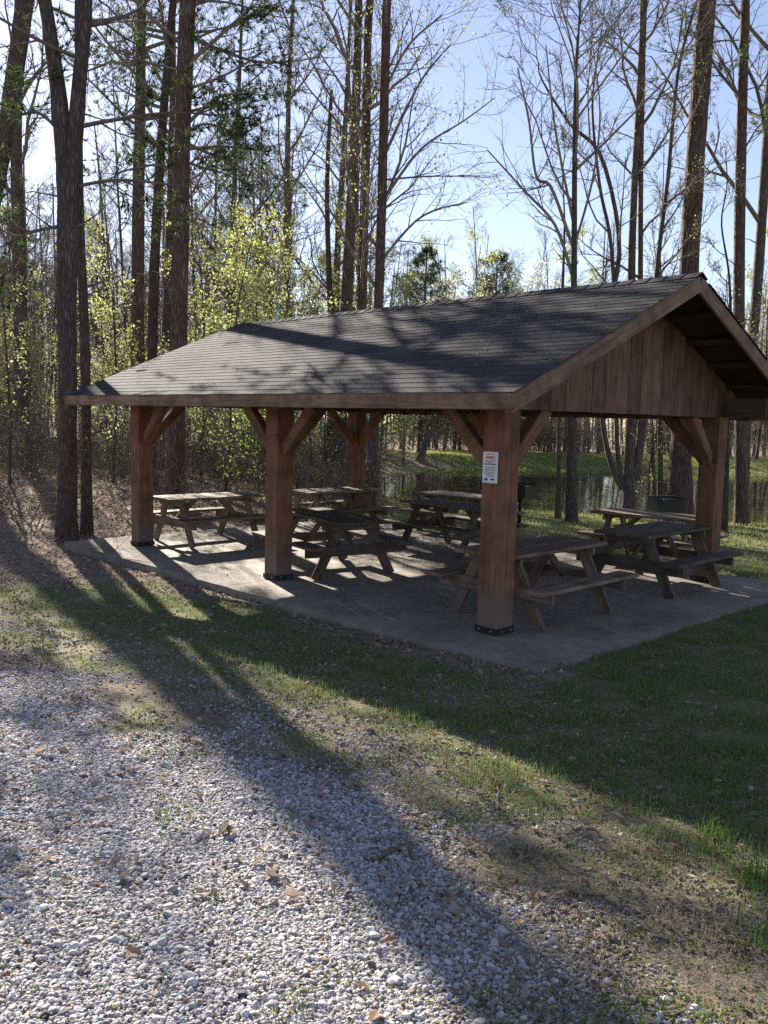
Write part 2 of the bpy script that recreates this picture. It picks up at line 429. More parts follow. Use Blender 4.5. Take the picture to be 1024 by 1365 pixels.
M['leaf_cream'] = leaf_mat('cream_blossom', (.45, .44, .25), (.62, .60, .42), .5, (.7, .68, .52))
M['leaf_lime'] = leaf_mat('lime_leaf', (.24, .28, .07), (.38, .42, .13), .6, (.48, .49, .24))
M['leaf_green'] = leaf_mat('shrub_leaf', (.10, .15, .03), (.17, .24, .05), .55, (.28, .33, .10))
M['needle'] = leaf_mat('pine_needle', (.035, .052, .022), (.07, .10, .036), .45, (.12, .145, .055))
M['leaf_dry'] = leaf_mat('dry_hanging_leaf', (.17, .13, .08), (.27, .215, .145), .5, (.38, .32, .24))

def vcol_mat(name, trans=0.0, rough=.75, spec=.25, mul=(1, 1, 1), attr='tone', inst=False, nscale=None):
    m, nt, N, Lk, b = mat_new(name)
    at = N.new('ShaderNodeAttribute'); at.attribute_name = attr
    if inst: at.attribute_type = 'INSTANCER'
    c = at.outputs['Color']
    if nscale:
        ge = N.new('ShaderNodeNewGeometry')
        n1 = noise(N, Lk, ge.outputs['Position'], nscale, 3, .6)
        r = ramp(N, [(.3, (.72, .72, .72)), (.7, (1.18, 1.17, 1.16))]); Lk.new(n1, r.inputs[0])
        c = mixc(N, Lk, 1.0, c, r.outputs['Color'], 'MULTIPLY')
    Lk.new(c, b.inputs['Base Color']); b.inputs['Roughness'].default_value = rough; b.inputs['Specular IOR Level'].default_value = spec
    if trans:
        t = N.new('ShaderNodeBsdfTranslucent'); Lk.new(c, t.inputs['Color'])
        mx = N.new('ShaderNodeMixShader'); mx.inputs[0].default_value = trans
        Lk.new(b.outputs[0], mx.inputs[1]); Lk.new(t.outputs[0], mx.inputs[2]); Lk.new(mx.outputs[0], N['Material Output'].inputs['Surface'])
    return m
M['grass'] = vcol_mat('grass_blade', .4)
M['litter'] = vcol_mat('dead_leaf', .25, .8)
M['gravel'] = vcol_mat('limestone_gravel', 0, .8, .3, inst=True, nscale=90)

def ground_mat():
    m, nt, N, Lk, b = mat_new('soil_and_turf')
    at = N.new('ShaderNodeAttribute'); at.attribute_name = 'tone'
    sp = N.new('ShaderNodeSeparateColor'); Lk.new(at.outputs['Color'], sp.inputs[0])
    ge = N.new('ShaderNodeNewGeometry'); P = ge.outputs['Position']
    n1 = noise(N, Lk, P, 3.2, 5, .65); n2 = noise(N, Lk, P, 34, 4, .7); n3 = noise(N, Lk, P, .35, 4, .6)
    soil = ramp(N, [(.3, (.13, .105, .082)), (.55, (.25, .205, .16)), (.75, (.38, .32, .255))]); Lk.new(n2, soil.inputs[0])
    grs = ramp(N, [(.3, (.075, .082, .040)), (.5, (.145, .15, .074)), (.72, (.24, .23, .125))]); Lk.new(n2, grs.inputs[0])
    lit = ramp(N, [(.3, (.12, .088, .07)), (.5, (.27, .205, .165)), (.72, (.43, .35, .295))]); Lk.new(n2, lit.inputs[0])
    vo = N.new('ShaderNodeTexVoronoi'); vo.inputs['Scale'].default_value = 42; Lk.new(P, vo.inputs['Vector'])
    vs = N.new('ShaderNodeSeparateColor'); Lk.new(vo.outputs['Color'], vs.inputs[0])
    gv = ramp(N, [(.1, (.16, .15, .145)), (.5, (.38, .365, .355)), (.9, (.60, .58, .56))]); Lk.new(vs.outputs[0], gv.inputs[0])
    dk = ramp(N, [(.1, (1, 1, 1)), (.5, (.35, .34, .33))]); Lk.new(vo.outputs['Distance'], dk.inputs[0])
    gvc = mixc(N, Lk, 1.0, gv.outputs['Color'], dk.outputs['Color'], 'MULTIPLY')
    c = mixc(N, Lk, sp.outputs[1], soil.outputs['Color'], grs.outputs['Color'])
    c = mixc(N, Lk, sp.outputs[2], c, lit.outputs['Color'])
    c = mixc(N, Lk, sp.outputs[0], c, gvc)
    big = ramp(N, [(.3, (.78, .78, .76)), (.7, (1.18, 1.16, 1.1))]); Lk.new(n3, big.inputs[0])
    c = mixc(N, Lk, 1.0, c, big.outputs['Color'], 'MULTIPLY')
    Lk.new(c, b.inputs['Base Color']); b.inputs['Roughness'].default_value = .95; b.inputs['Specular IOR Level'].default_value = .1
    h = mathn(N, Lk, 'ADD', n2, mathn(N, Lk, 'MULTIPLY', n1, .6))
    bump(N, Lk, b, h, .7, .03)
    return m
M['ground'] = ground_mat()

def water_mat():
    m, nt, N, Lk, b = mat_new('pond_water')
    ge = N.new('ShaderNodeNewGeometry')
    b.inputs['Base Color'].default_value = (.018, .022, .012, 1); b.inputs['Roughness'].default_value = .03
    b.inputs['Specular IOR Level'].default_value = .7; b.inputs['IOR'].default_value = 1.33
    n1 = noise(N, Lk, mapping(N, Lk, ge.outputs['Position'], (1, .5, 1)), 1.4, 3, .5)
    bump(N, Lk, b, n1, .35, .03)
    return m
M['water'] = water_mat()
def plain(name, col, rough=.6, metal=0.0, spec=.4, nz=.3, ns=30):
    m, nt, N, Lk, b = mat_new(name)
    ge = N.new('ShaderNodeNewGeometry'); n1 = noise(N, Lk, ge.outputs['Position'], ns, 4, .6)
    r = ramp(N, [(.3, tuple(c * (1 - nz) for c in col)), (.7, tuple(min(1, c * (1 + nz)) for c in col))]); Lk.new(n1, r.inputs[0])
    Lk.new(r.outputs['Color'], b.inputs['Base Color']); b.inputs['Roughness'].default_value = rough; b.inputs['Metallic'].default_value = metal
    b.inputs['Specular IOR Level'].default_value = spec
    return m
M['iron'] = plain('blackened_iron', (.026, .021, .018), .6, .3)
M['iron_worn'] = plain('rusted_plate', (.10, .085, .075), .55, .5, nz=.5)
M['bolt'] = plain('galvanised_bolt', (.26, .25, .24), .5, .7)
M['paper'] = plain('white_paper', (.74, .73, .74), .6, nz=.04)
M['ink_red'] = plain('red_ink', (.45, .03, .05), .6, nz=.1)
M['ink_dark'] = plain('dark_ink', (.035, .04, .07), .6, nz=.1)
M['ink_grey'] = plain('grey_ink', (.22, .22, .27), .6, nz=.1)
M['ink_blue'] = plain('blue_ink', (.06, .12, .2), .6, nz=.1)
M['stick'] = bark_mat('dead_stick', (.10, .07, .05), (.22, .165, .12), (.34, .27, .2), 3)

# ------------------------------------------------------------------ the ground sheet, the pond, the slab
def axis(lo, hi, dense0, dense1, step, grow=1.13):
    a = list(np.arange(dense0, dense1 + 1e-6, step))
    s = step; v = dense1
    while v < hi: s = min(s * grow, 25); v += s; a.append(v)
    s = step; v = dense0; b = []
    while v > lo: s = min(s * grow, 25); v -= s; b.append(v)
    return np.array(b[::-1] + a)
gx = axis(-420, 420, -6.5, 7.0, .065); gy = axis(-60, 700, 1.4, 12.5, .065, 1.06)
GX, GY = np.meshgrid(gx, gy); nx_, ny_ = len(gx), len(gy)
GZ = ground_z(GX, GY)
zg, zr, zl = zones(GX, GY)
ii = np.arange(ny_ - 1)[:, None] * nx_ + np.arange(nx_ - 1)[None]
Q = np.stack([ii, ii + 1, ii + nx_ + 1, ii + nx_], -1).reshape(-1, 4)
gm = np_mesh('ground', np.stack([GX, GY, GZ], -1).reshape(-1, 3), Q, smooth=True,
             color=np.stack([zg, zr, zl], -1).reshape(-1, 3))
ground = tag(link('ground', gm, M['ground']), kind='structure')

pm = MB(); c0 = POND.mean(0)
big = c0 + (POND - c0) * 1.02
pm.add([(c0[0], c0[1], WATER_Z)] + [(p[0], p[1], WATER_Z) for p in big], T=[(0, i + 1, (i + 1) % len(big) + 1) for i in range(len(big))])
tag(link('pond_water', pm.mesh('pond_water'), M['water']), kind='structure')

def build_slab():
    nu, nv = 90, 60
    us = np.linspace(SLAB[0], SLAB[1], nu + 1); vs = np.linspace(SLAB[2], SLAB[3], nv + 1)
    ju, jv = PL + PS / 2, 2.38
    us = np.sort(np.concatenate([us, [ju - .007, ju, ju + .007]])); vs = np.sort(np.concatenate([vs, [jv - .007, jv, jv + .007]])); nu += 3; nv += 3
    UU, VV = np.meshgrid(us, vs)
    # slightly ragged outer edge
    ed = (fbm(UU * 3 + VV * 5, UU - VV, 1.0, 77, 3) - .5) * .05
    UU2 = UU + np.where((UU == us[0]) | (UU == us[-1]), ed, 0); VV2 = VV + np.where((VV == vs[0]) | (VV == vs[-1]), ed, 0)
    X, Y = xy(UU2, VV2)
    Z = (fbm(UU, VV, 1.6, 4, 3) - .5) * .006
    edge = (UU == us[0]) | (UU == us[-1]) | (VV == vs[0]) | (VV == vs[-1])
    Z = Z - edge * .012 - ((np.abs(UU - ju) < .001) | (np.abs(VV - jv) < .001)) * .014
    m = MB(); n1 = nu + 1
    V = np.stack([X, Y, Z], -1).reshape(-1, 3)
    jj = np.arange(nv)[:, None] * n1 + np.arange(nu)[None]
    q = np.stack([jj + 1, jj, jj + n1, jj + n1 + 1], -1).reshape(-1, 4)
    m.add(V, q)
    per = [j for j in range(n1)] + [i * n1 + nu for i in range(1, nv + 1)] + [nv * n1 + j for j in range(nu - 1, -1, -1)] + [i * n1 for i in range(nv - 1, 0, -1)]
    P = V[per]; Lo = P.copy(); Lo[:, 2] = -.24
    k = len(per)
    m.add(np.concatenate([P, Lo]), [(i, (i + 1) % k, k + (i + 1) % k, k + i) for i in range(k)])
    tag(link('concrete_slab', m.mesh('concrete_slab'), M['concrete']), kind='structure')
build_slab()

# ------------------------------------------------------------------ picnic shelter
# local frame of the shelter: x = -u, y = v
shelter = tag(empty('picnic_shelter', (PX, PY, 0), -TH),
              'open timber picnic shelter with brown posts and dark shingled gable roof on the concrete slab', 'picnic shelter')
OG, OE, ZR, ZE = 0.646, 0.733, 3.675, 2.334
U0, U1 = -OG, 2 * PL + PS + 0.60
VR = PW / 2
TAN = (ZR - ZE) / (VR + OE); SLO = math.atan(TAN); CS, SN = math.cos(SLO), math.sin(SLO)
def loc(u, v, z): return Vector((-u, v, z))
def roof_z(v): return ZE + TAN * ((v if v < VR else PW - v) + OE)

def post(u, v):                       # (u,v) = corner with lowest u, v
    c = loc(u + PS / 2, v + PS / 2, 0)
    p = plank('post', shelter, M['post'], c + Vector((0, 0, .006)), c + Vector((0, 0, 2.21)), PS, PS, (0, 1, 0), .007, var=int(u * 10 + v))
    mb = MB(); h = PS / 2 + .006
    a = [(-h, -h), (h, -h), (h, h), (-h, h)]
    for i in range(4):               # angle-iron shoe round the foot
        x0, y0 = a[i]; x1, y1 = a[(i + 1) % 4]
        dx, dy = x1 - x0, y1 - y0; L = math.hypot(dx, dy); nx, ny = dy / L, -dx / L
        t = .008
        V = [(x0, y0, .0), (x1, y1, .0), (x1 + nx * t, y1 + ny * t, .0), (x0 + nx * t, y0 + ny * t, .0)]
        V += [(a_, b_, .06) for a_, b_, _ in V]
        mb.add([(z + .003, y, -x) for x, y, z in V], [(0, 1, 2, 3), (4, 7, 6, 5), (0, 4, 5, 1), (1, 5, 6, 2), (2, 6, 7, 3), (3, 7, 4, 0)])
    sh = link('post_shoe', mb.mesh('post_shoe'), M['iron'], p)
    bb = MB()
    for i in range(4):
        x0, y0 = a[i]; x1, y1 = a[(i + 1) % 4]
        dx, dy = x1 - x0, y1 - y0; L = math.hypot(dx, dy); nx, ny = dy / L, -dx / L
        for t in (.22, .78):
            bx, by = x0 + dx * t, y0 + dy * t
            bb.tubes(np.array([(.035, by, -bx), (.035, by + ny * .02, -bx - nx * .02)]), np.array([.011, .011]), 6, cap=True)
    tag(link('anchor_bolts', bb.mesh('anchor_bolts'), M['bolt'], p), kind='stuff')
    return p
POSTS = [(0, 0), (PL, 0), (2 * PL, 0), (0, PW - PS), (PL, PW - PS), (2 * PL, PW - PS)]
for q in POSTS: post(*q)
HB = 2.21
def pl(name, mat, a, b, W, H, up=(0, 0, 1), var=0, ch=.006):
    return plank(name, shelter, M[mat], loc(*a), loc(*b), W, H, up, ch, var)
# headers on the posts: two plies each along the eaves, ties across the gables
for v in (PS / 2, PW - PS / 2):
    for dv in (-.055, .055):
        e0, e1 = (.03, 2 * PL + PS - .03) if v < 1 else (U0 + .08, U1 - .08)
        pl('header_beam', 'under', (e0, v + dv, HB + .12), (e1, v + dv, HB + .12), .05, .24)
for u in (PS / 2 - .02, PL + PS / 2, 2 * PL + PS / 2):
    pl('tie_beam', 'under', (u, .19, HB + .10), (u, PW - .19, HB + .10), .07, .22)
# knee braces
def brace(u, v, du, dv, ln=.56):
    c = np.array([u + PS / 2, v + PS / 2]); d = np.array([du, dv], float)
    a = c + d * (PS / 2 - .02); b = c + d * (PS / 2 + ln)
    up = (0, 0, 1) if True else None
    pl('knee_brace', 'brace', (a[0], a[1], HB - ln - .02), (b[0], b[1], HB + .0), .115, .14, up=(0, 0, 1), var=int(abs(a[0] * 7 + a[1] * 3)))
for (u, v) in POSTS:
    inner = 1 if v == 0 else -1
    if u < 2 * PL - .1: brace(u, v, 1, 0)
    if u > .1: brace(u, v, -1, 0)
    brace(u, v, 0, inner)
# rafters (both slopes), tails end behind the fascia
for k in range(14):
    u = .06 + k * (2 * PL + PS - .12) / 13
    for sgn in (0, 1):
        v0, v1 = -OE + .03, VR - .02
        z0, z1 = roof_z(v0) - .125, roof_z(v1) - .125
        if sgn: v0, v1 = PW - v0, PW - v1
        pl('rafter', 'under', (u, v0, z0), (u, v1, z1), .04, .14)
# lookouts that carry the rake overhang
for ue, uw in ((U0 + .045, .06), (U1 - .045, 2 * PL + PS - .06)):
    for k in range(6):
        v = -OE + .25 + k * (VR + OE - .3) / 5
        for sgn in (0, 1):
            vv = v if not sgn else PW - v
            pl('lookout', 'under', (ue, vv, roof_z(vv) - .085), (uw + (.04 if uw < 1 else -.04), vv, roof_z(vv) - .085), .085, .04, up=(0, -SN if not sgn else SN, CS))
# fascia, rakes, decking
for sgn in (0, 1):
    v = -OE - .018; v = v if not sgn else PW - v
    for a, b in ((U0 - .02, 2.42), (2.423, 5.62), (5.623, U1 + .02)):
        pl('fascia_board', 'fascia', (a, v, ZE - .085), (b, v, ZE - .085), .036, .15, var=int(a * 3) % 5)
    for u in (U0 - .018, U1 + .018):
        va, vb = -OE - .036, VR - .0015
        off = -.095
        za, zb = roof_z(va) + off, roof_z(vb) + off
        if sgn: va, vb = PW - va, PW - vb
        pl('rake_board', 'fascia', (u, va, za), (u, vb, zb), .038, .16, var=sgn)
    mb = MB()
    n = (0, -SN, CS) if not sgn else (0, SN, CS)
    va, vb = (-OE - .02, VR) if not sgn else (PW + OE + .02, VR)
    P = [loc(u, v, roof_z(v) - d) for d in (.013, .033) for (u, v) in ((U0 - .035, va), (U1 + .035, va), (U1 + .035, vb), (U0 - .035, vb))]
    mb.add([tuple(p) for p in P], [(0, 1, 2, 3), (4, 7, 6, 5), (0, 4, 5, 1), (1, 5, 6, 2), (2, 6, 7, 3), (3, 7, 4, 0)])
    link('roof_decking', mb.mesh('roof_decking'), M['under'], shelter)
# gable boards, both ends
BWD = .247
def gable(ug, n0):
    k = 0; v = -.46
    while v < PW + .44:
        v1 = v + BWD - .007
        zc = [min(roof_z(t) - .055, ZR - .10) for t in (v, v1)]
        zb = HB - .012 + .0015 * ((k * 7) % 5 - 2)
        if min(zc) > zb + .06:
            t = .022; du = ((k * 5) % 3) * .004
            mid = []
            top = [(v, zc[0]), (v1, zc[1])]
            if v < VR < v1: top = [(v, zc[0]), (VR, roof_z(VR) - .055), (v1, zc[1])]
            pr = [(v, zb), (v1, zb)] + top[::-1]
            m = MB(); q = len(pr)
            A = [(0, p[0] - v, p[1] - zb) for p in pr]; B = [(t, p[0] - v, p[1] - zb) for p in pr]
            T = [(0, i, i + 1) for i in range(1, q - 1)] + [(q, q + i + 1, q + i) for i in range(1, q - 1)]
            m.add([(z, y, -x) for x, y, z in A + B], [(i, q + i, q + (i + 1) % q, (i + 1) % q) for i in range(q)], T)
            rot = Matrix(((0, 0, -1), (0, 1, 0), (1, 0, 0))).to_4x4()
            rot.translation = loc(ug + du, v, zb)
            link('gable_board', m.mesh('gable_board'), M['gable'], shelter, rot)
        v += BWD; k += 1
gable(PS / 2 - .085, 0); gable(2 * PL + PS / 2 + .06, 9)

# shingles: 3-tab courses, each tab its own piece where it shows large
EXPO, TABW = .134, .305
def tab_mesh(var):
    r = random.Random(var * 31 + 5)
    tone = [.88, 1.0, 1.12, .94, 1.05, .82, 1.18, .98][var]
    hw = TABW / 2 - .0018; L = EXPO + .045; th = .0035
    nseg = 3; V = []
    for i in range(nseg + 1):
        x = -hw + 2 * hw * i / nseg
        lift = r.uniform(0, .0012); j = r.uniform(-.0025, .0025)
        V += [(x, j, .0005 + lift), (x, j, th + .0025 + lift), (x, EXPO * .6, th * .75), (x, L, .0012)]
    Q = []
    for i in range(nseg):
        a, b = i * 4, i * 4 + 4
        Q += [(a, b, b + 1, a + 1), (a + 1, b + 1, b + 2, a + 2), (a + 2, b + 2, b + 3, a + 3)]
    Q += [(0, 1, 2, 3), (nseg * 4 + 3, nseg * 4 + 2, nseg * 4 + 1, nseg * 4)]
    return np.array(V), np.array(Q), tone
TABS = [tab_mesh(i) for i in range(8)]
TABME = [np_mesh('shingle', V, Q_, color=np.full((len(V), 3), t)) for V, Q_, t in TABS]
for me in TABME: me.materials.append(M['shingle'])
def slope_frame(sgn, u, s):
    """matrix (shelter-local) of a tab whose butt edge centre is at distance s up the slope"""
    v = -OE - .045 + s * CS; z = ZE + TAN * (v + OE) + .002
    if not sgn: xax, yax, zax = Vector((1, 0, 0)), Vector((0, CS, SN)), Vector((0, -SN, CS)); p = loc(u, v, z)
    else: xax, yax, zax = Vector((-1, 0, 0)), Vector((0, -CS, SN)), Vector((0, SN, CS)); p = loc(u, PW - v, z)
    m = Matrix((xax, yax, zax)).transposed().to_4x4(); m.translation = p
    return m
sh_m = Matrix.Translation((PX, PY, 0)) @ Matrix.Rotation(-TH, 4, 'Z')
SL = (VR + OE + .045) / CS
rs = random.Random(11)
tabs = []
ncourse = int(SL / EXPO)
for sgn in (0, 1):
    for c in range(ncourse):
        off = (.5 * TABW) * (c % 2) + rs.uniform(-.02, .02)
        u = U0 - .05 + off - TABW / 2
        while u < U1 + .05 + TABW:
            a, b = max(u - TABW / 2, U0 - .055), min(u + TABW / 2, U1 + .055)
            if b - a > .04:
                m = slope_frame(sgn, (a + b) / 2, c * EXPO)
                wob = Matrix.Rotation(rs.uniform(-.010, .010), 4, 'Z')
                lift = rs.random()
                if lift > .992: wob = wob @ Matrix.Rotation(-.05, 4, 'X')
                m = m @ wob @ Matrix.Diagonal(((b - a) / TABW, 1, 1, 1))
                p = sh_m @ m.translation
                tabs.append((p.length if not sgn else 1e3 + p.length, m, rs.randrange(8)))
            u += TABW
# a few torn, lifted tabs near the far rake
for (uu, s, ang) in ((7.1, .28, .33), (7.35, 1.05, .22), (7.62, .02, .12)):
    m = slope_frame(0, uu, s) @ Matrix.Translation((0, 0, .012)) @ Matrix.Rotation(-ang, 4, 'X') @ Matrix.Rotation(.15, 4, 'Z')
    tabs.append((0, m, 5))
tabs.sort(key=lambda t: t[0])
for d, m, k in tabs[:300]:
    o = bpy.data.objects.new('shingle', TABME[k]); COL.objects.link(o); o.parent = shelter; o.matrix_local = m
mb = MB()
for d, m, k in tabs[300:]:
    V, Q_, t = TABS[k]; A = np.array(m)
    mb.add(V @ A[:3, :3].T + A[:3, 3], Q_, C=(t, t, t))
tag(link('shingles', mb.mesh('shingles', color=True), M['shingle'], shelter), kind='stuff')
for k in range(int((U1 - U0 + .1) / .2)):
    u = U0 - .05 + k * .2
    m = MB(); t = .004; L = .24; h = .14; rise = .012
    V = []
    for (x, r_) in ((0, rise), (-L, .002)):
        for (yy, zz) in ((-h * CS, -h * SN), (0, .012), (h * CS, -h * SN)):
            V += [(x, yy, zz + r_), (x, yy, zz + r_ + t)]
    m.add(V, [(1, 3, 9, 7), (3, 5, 11, 9), (0, 1, 3, 2), (2, 3, 5, 4), (0, 6, 7, 1), (4, 5, 11, 10)], C=[TABS[k % 8][2]] * 3)
    link('ridge_cap', m.mesh('ridge_cap', color=True), M['shingle'], shelter, Matrix.Translation(loc(u, VR, ZR + .004)))

# the notice on the near post
def text_mesh(body, size, name):
    cu = bpy.data.curves.new(name, 'FONT'); cu.body = body; cu.size = size; cu.align_x = 'CENTER'; cu.extrude = .0004; cu.offset = size * .012
    o = bpy.data.objects.new(name, cu); COL.objects.link(o)
    dg = bpy.context.evaluated_depsgraph_get(); dg.update()
    me = bpy.data.meshes.new_from_object(o.evaluated_get(dg)); me.name = name; me.materials.clear()
    bpy.data.objects.remove(o); bpy.data.curves.remove(cu)
    return me
def notice():
    # front face of the near post: plane v = 0, sheet faces -v ; local x runs towards -u (right in the picture)
    cu_, z1 = PS / 2 + .018, 1.655
    p = sh_m @ loc(cu_, -.004, z1 - .02)
    n = empty('paper_notice', p, -TH)
    tag(n, 'white paper notice about masks fixed to the near corner post', 'notice')
    W_, H_ = .185, .30
    m = MB(); nx = 6; nz = 8; V = []
    for i in range(nz + 1):
        for j in range(nx + 1):
            x = -W_ / 2 + W_ * j / nx; z = -H_ / 2 + H_ * i / nz
            V.append((x, -.0015 - .003 * ((abs(x) / (W_ / 2)) ** 3), z))
    q = [(i * (nx + 1) + j, i * (nx + 1) + j + 1, (i + 1) * (nx + 1) + j + 1, (i + 1) * (nx + 1) + j) for i in range(nz) for j in range(nx)]
    m.add(V, q); k = len(V)
    m.add([(x, y + .001, z) for x, y, z in V], [tuple(reversed(f)) for f in q])
    link('sheet', m.mesh('sheet'), M['paper'], n)
    R_ = Matrix.Rotation(math.radians(90), 4, 'X')
    def txt(body, size, z, mat):
        me = text_mesh(body, size, 'lettering')
        mm = Matrix.Translation((0, -.0062, z)) @ R_
        link('lettering', me, M[mat], n, mm)
    txt('MASKS', .034, .085, 'ink_red')
    txt('MUST BE WORN', .020, .024, 'ink_dark')
    def dashes(z, h, spans, mat, name='small_print'):
        d = MB()
        for a, b in spans: d.box((a, -.0068, z), (b, -.0055, z + h))
        link(name, d.mesh(name), M[mat], n)
    r = random.Random(4)
    def words(x0, x1):
        o = []; x = x0
        while x < x1 - .006:
            l = r.uniform(.008, .022); o.append((x, min(x + l, x1))); x += l + .004
        return o
    dashes(.124, .006, words(-.05, .05), 'ink_red')
    dashes(.066, .005, words(-.07, .068), 'ink_red')
    dashes(.048, .007, words(-.05, .05), 'ink_dark')
    for z, wd, mt in ((.0, .055, 'ink_dark'), (-.014, .06, 'ink_grey'), (-.028, .065, 'ink_dark'), (-.046, .055, 'ink_red'), (-.059, .066, 'ink_grey'), (-.074, .05, 'ink_dark'), (-.089, .052, 'ink_grey')):
        dashes(z, .005, words(-wd, wd), mt)
    s = MB()
    sp = [(-.068, -.105), (-.030, -.105), (-.030, -.122), (-.049, -.132), (-.068, -.122)]
    s.add([(x, -.0066, z) for x, z in sp], T=[(0, 4, 1), (1, 4, 2), (2, 4, 3)])
    link('emblem', s.mesh('emblem'), M['ink_blue'], n)
    s = MB(); s.box((.010, -.0068, -.122), (.052, -.0055, -.106)); link('emblem', s.mesh('emblem'), M['ink_dark'], n)
notice()

# ------------------------------------------------------------------ picnic tables
def make_table(mat, label):
    t = tag(empty('picnic_table', (0, 0, 0)), label, 'picnic table', 'picnic tables at the shelter')
    L, hh = 1.78, .755
    for k in range(5):
        y = (k - 2) * .149
        plank('table_plank', t, mat, (-L / 2 + .006 * ((k * 3) % 4), y, hh - .02), (L / 2 - .006 * ((k * 5) % 4), y, hh - .02), .143, .04, var=k)
    for s in (-1, 1):
        plank('seat_plank', t, mat, (-L / 2, s * .655, .435), (L / 2, s * .655, .435), .25, .04, var=7 + s)
    for e in (-1, 1):
        x = e * (L / 2 - .27)
        for s in (-1, 1):
            plank('leg', t, mat, (x, s * .575, .0), (x, s * .20, hh - .045), .04, .135, up=(0, s, .4), var=3)
        xs = x + e * .042
        plank('seat_support', t, mat, (xs, -.74, .365), (xs, .74, .365), .038, .135, var=4)
        plank('top_cleat', t, mat, (xs, -.34, hh - .085), (xs, .34, hh - .085), .038, .088, var=5)
        plank('diagonal_brace', t, mat, (x - e * .02, 0.0, .365), (x - e * .40, 0.0, hh - .05), .038, .085, up=(e, 0, 1), var=6)
    return t
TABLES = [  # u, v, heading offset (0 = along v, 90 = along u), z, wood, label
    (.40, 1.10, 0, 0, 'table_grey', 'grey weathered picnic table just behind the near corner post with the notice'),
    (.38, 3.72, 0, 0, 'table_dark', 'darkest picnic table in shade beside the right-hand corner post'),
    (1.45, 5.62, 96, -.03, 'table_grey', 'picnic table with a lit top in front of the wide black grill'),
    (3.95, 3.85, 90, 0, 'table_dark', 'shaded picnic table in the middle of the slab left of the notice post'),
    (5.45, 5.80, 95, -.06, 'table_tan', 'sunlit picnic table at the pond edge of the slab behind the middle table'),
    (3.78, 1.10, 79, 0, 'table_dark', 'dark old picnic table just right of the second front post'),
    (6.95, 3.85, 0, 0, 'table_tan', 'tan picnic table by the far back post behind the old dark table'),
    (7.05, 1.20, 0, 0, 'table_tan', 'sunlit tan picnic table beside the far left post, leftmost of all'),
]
protos = {}
for (u, v, a, z, wd, lab) in TABLES:
    X, Y = xy(u, v)
    rz = math.atan2(EV[1], EV[0]) + math.radians(a)
    if wd not in protos:
        protos[wd] = make_table(M[wd], lab); o = protos[wd]
        o.location = (X, Y, z + .003); o.rotation_euler = (0, 0, rz)
    else:
        o = copy_tree(protos[wd], (X, Y, z + .003), rz); o['label'] = lab

# ------------------------------------------------------------------ pedestal grills
def make_grill(loc_, rz, label, bw=.56, bh=.27):
    g = tag(empty('pedestal_grill', loc_, rz), label, 'grill', 'pedestal grills by the pond')
    z0 = .54
    m = MB(); m.tubes(np.array([(0, 0, -.05), (0, 0, z0)]), np.array([.045, .045]), 10, cap=True)
    link('pedestal', m.mesh('pedestal', True), M['iron'], g)
    m = MB(); t = .012; d = .42; w_ = bw / 2
    m.box((-w_, -d / 2, z0), (w_, d / 2, z0 + t))
    m.box((-w_, -d / 2 + t, z0 + t), (-w_ + t, d / 2, z0 + bh)); m.box((w_ - t, -d / 2 + t, z0 + t), (w_, d / 2, z0 + bh))
    m.box((-w_ + t, d / 2 - t, z0 + t), (w_ - t, d / 2, z0 + bh)); m.box((-w_, -d / 2, z0 + t), (w_, -d / 2 + t, z0 + bh * .82))
    link('firebox', m.mesh('firebox'), M['iron'], g)
    m = MB()
    for k in range(12):
        y = -d / 2 + .03 + k * (d - .06) / 11
        m.tubes(np.array([(-w_ + t, y, z0 + bh * .86), (w_ - t, y, z0 + bh * .86)]), np.array([.007, .007]), 5)
    gr = link('cooking_grate', m.mesh('cooking_grate'), M['iron_worn'], g)
    for s in (-1, 1):
        m = MB(); m.tubes(np.array([(s * (w_ - .09), -d / 2 - .0, z0 + bh * .86), (s * (w_ - .09), -d / 2 - .13, z0 + bh * .86 + .01)]), np.array([.010, .012]), 6, cap=True)
        link('grate_handle', m.mesh('grate_handle', True), M['iron_worn'], gr)
    m = MB(); m.box((-w_ - .01, d / 2 - .05, z0 + bh), (w_ + .01, d / 2 + .03, z0 + bh + .012))
    link('wind_shelf', m.mesh('wind_shelf'), M['iron_worn'], g)
    return g
def on_ground(px, py, d):
    p = at_depth(px, py, d); return (p[0], p[1], float(ground_z(np.array([p[0]]), np.array([p[1]]))[0]))
gp = on_ground(886, 700, 16.6); make_grill((gp[0], gp[1], gp[2] + .02), math.radians(14), 'wide black pedestal grill behind the lit table near the right-hand post')
gp = on_ground(692, 700, 17.6); make_grill((gp[0], gp[1], gp[2] + .14), math.radians(60), 'small black pedestal grill at the pond, half hidden by the notice post')

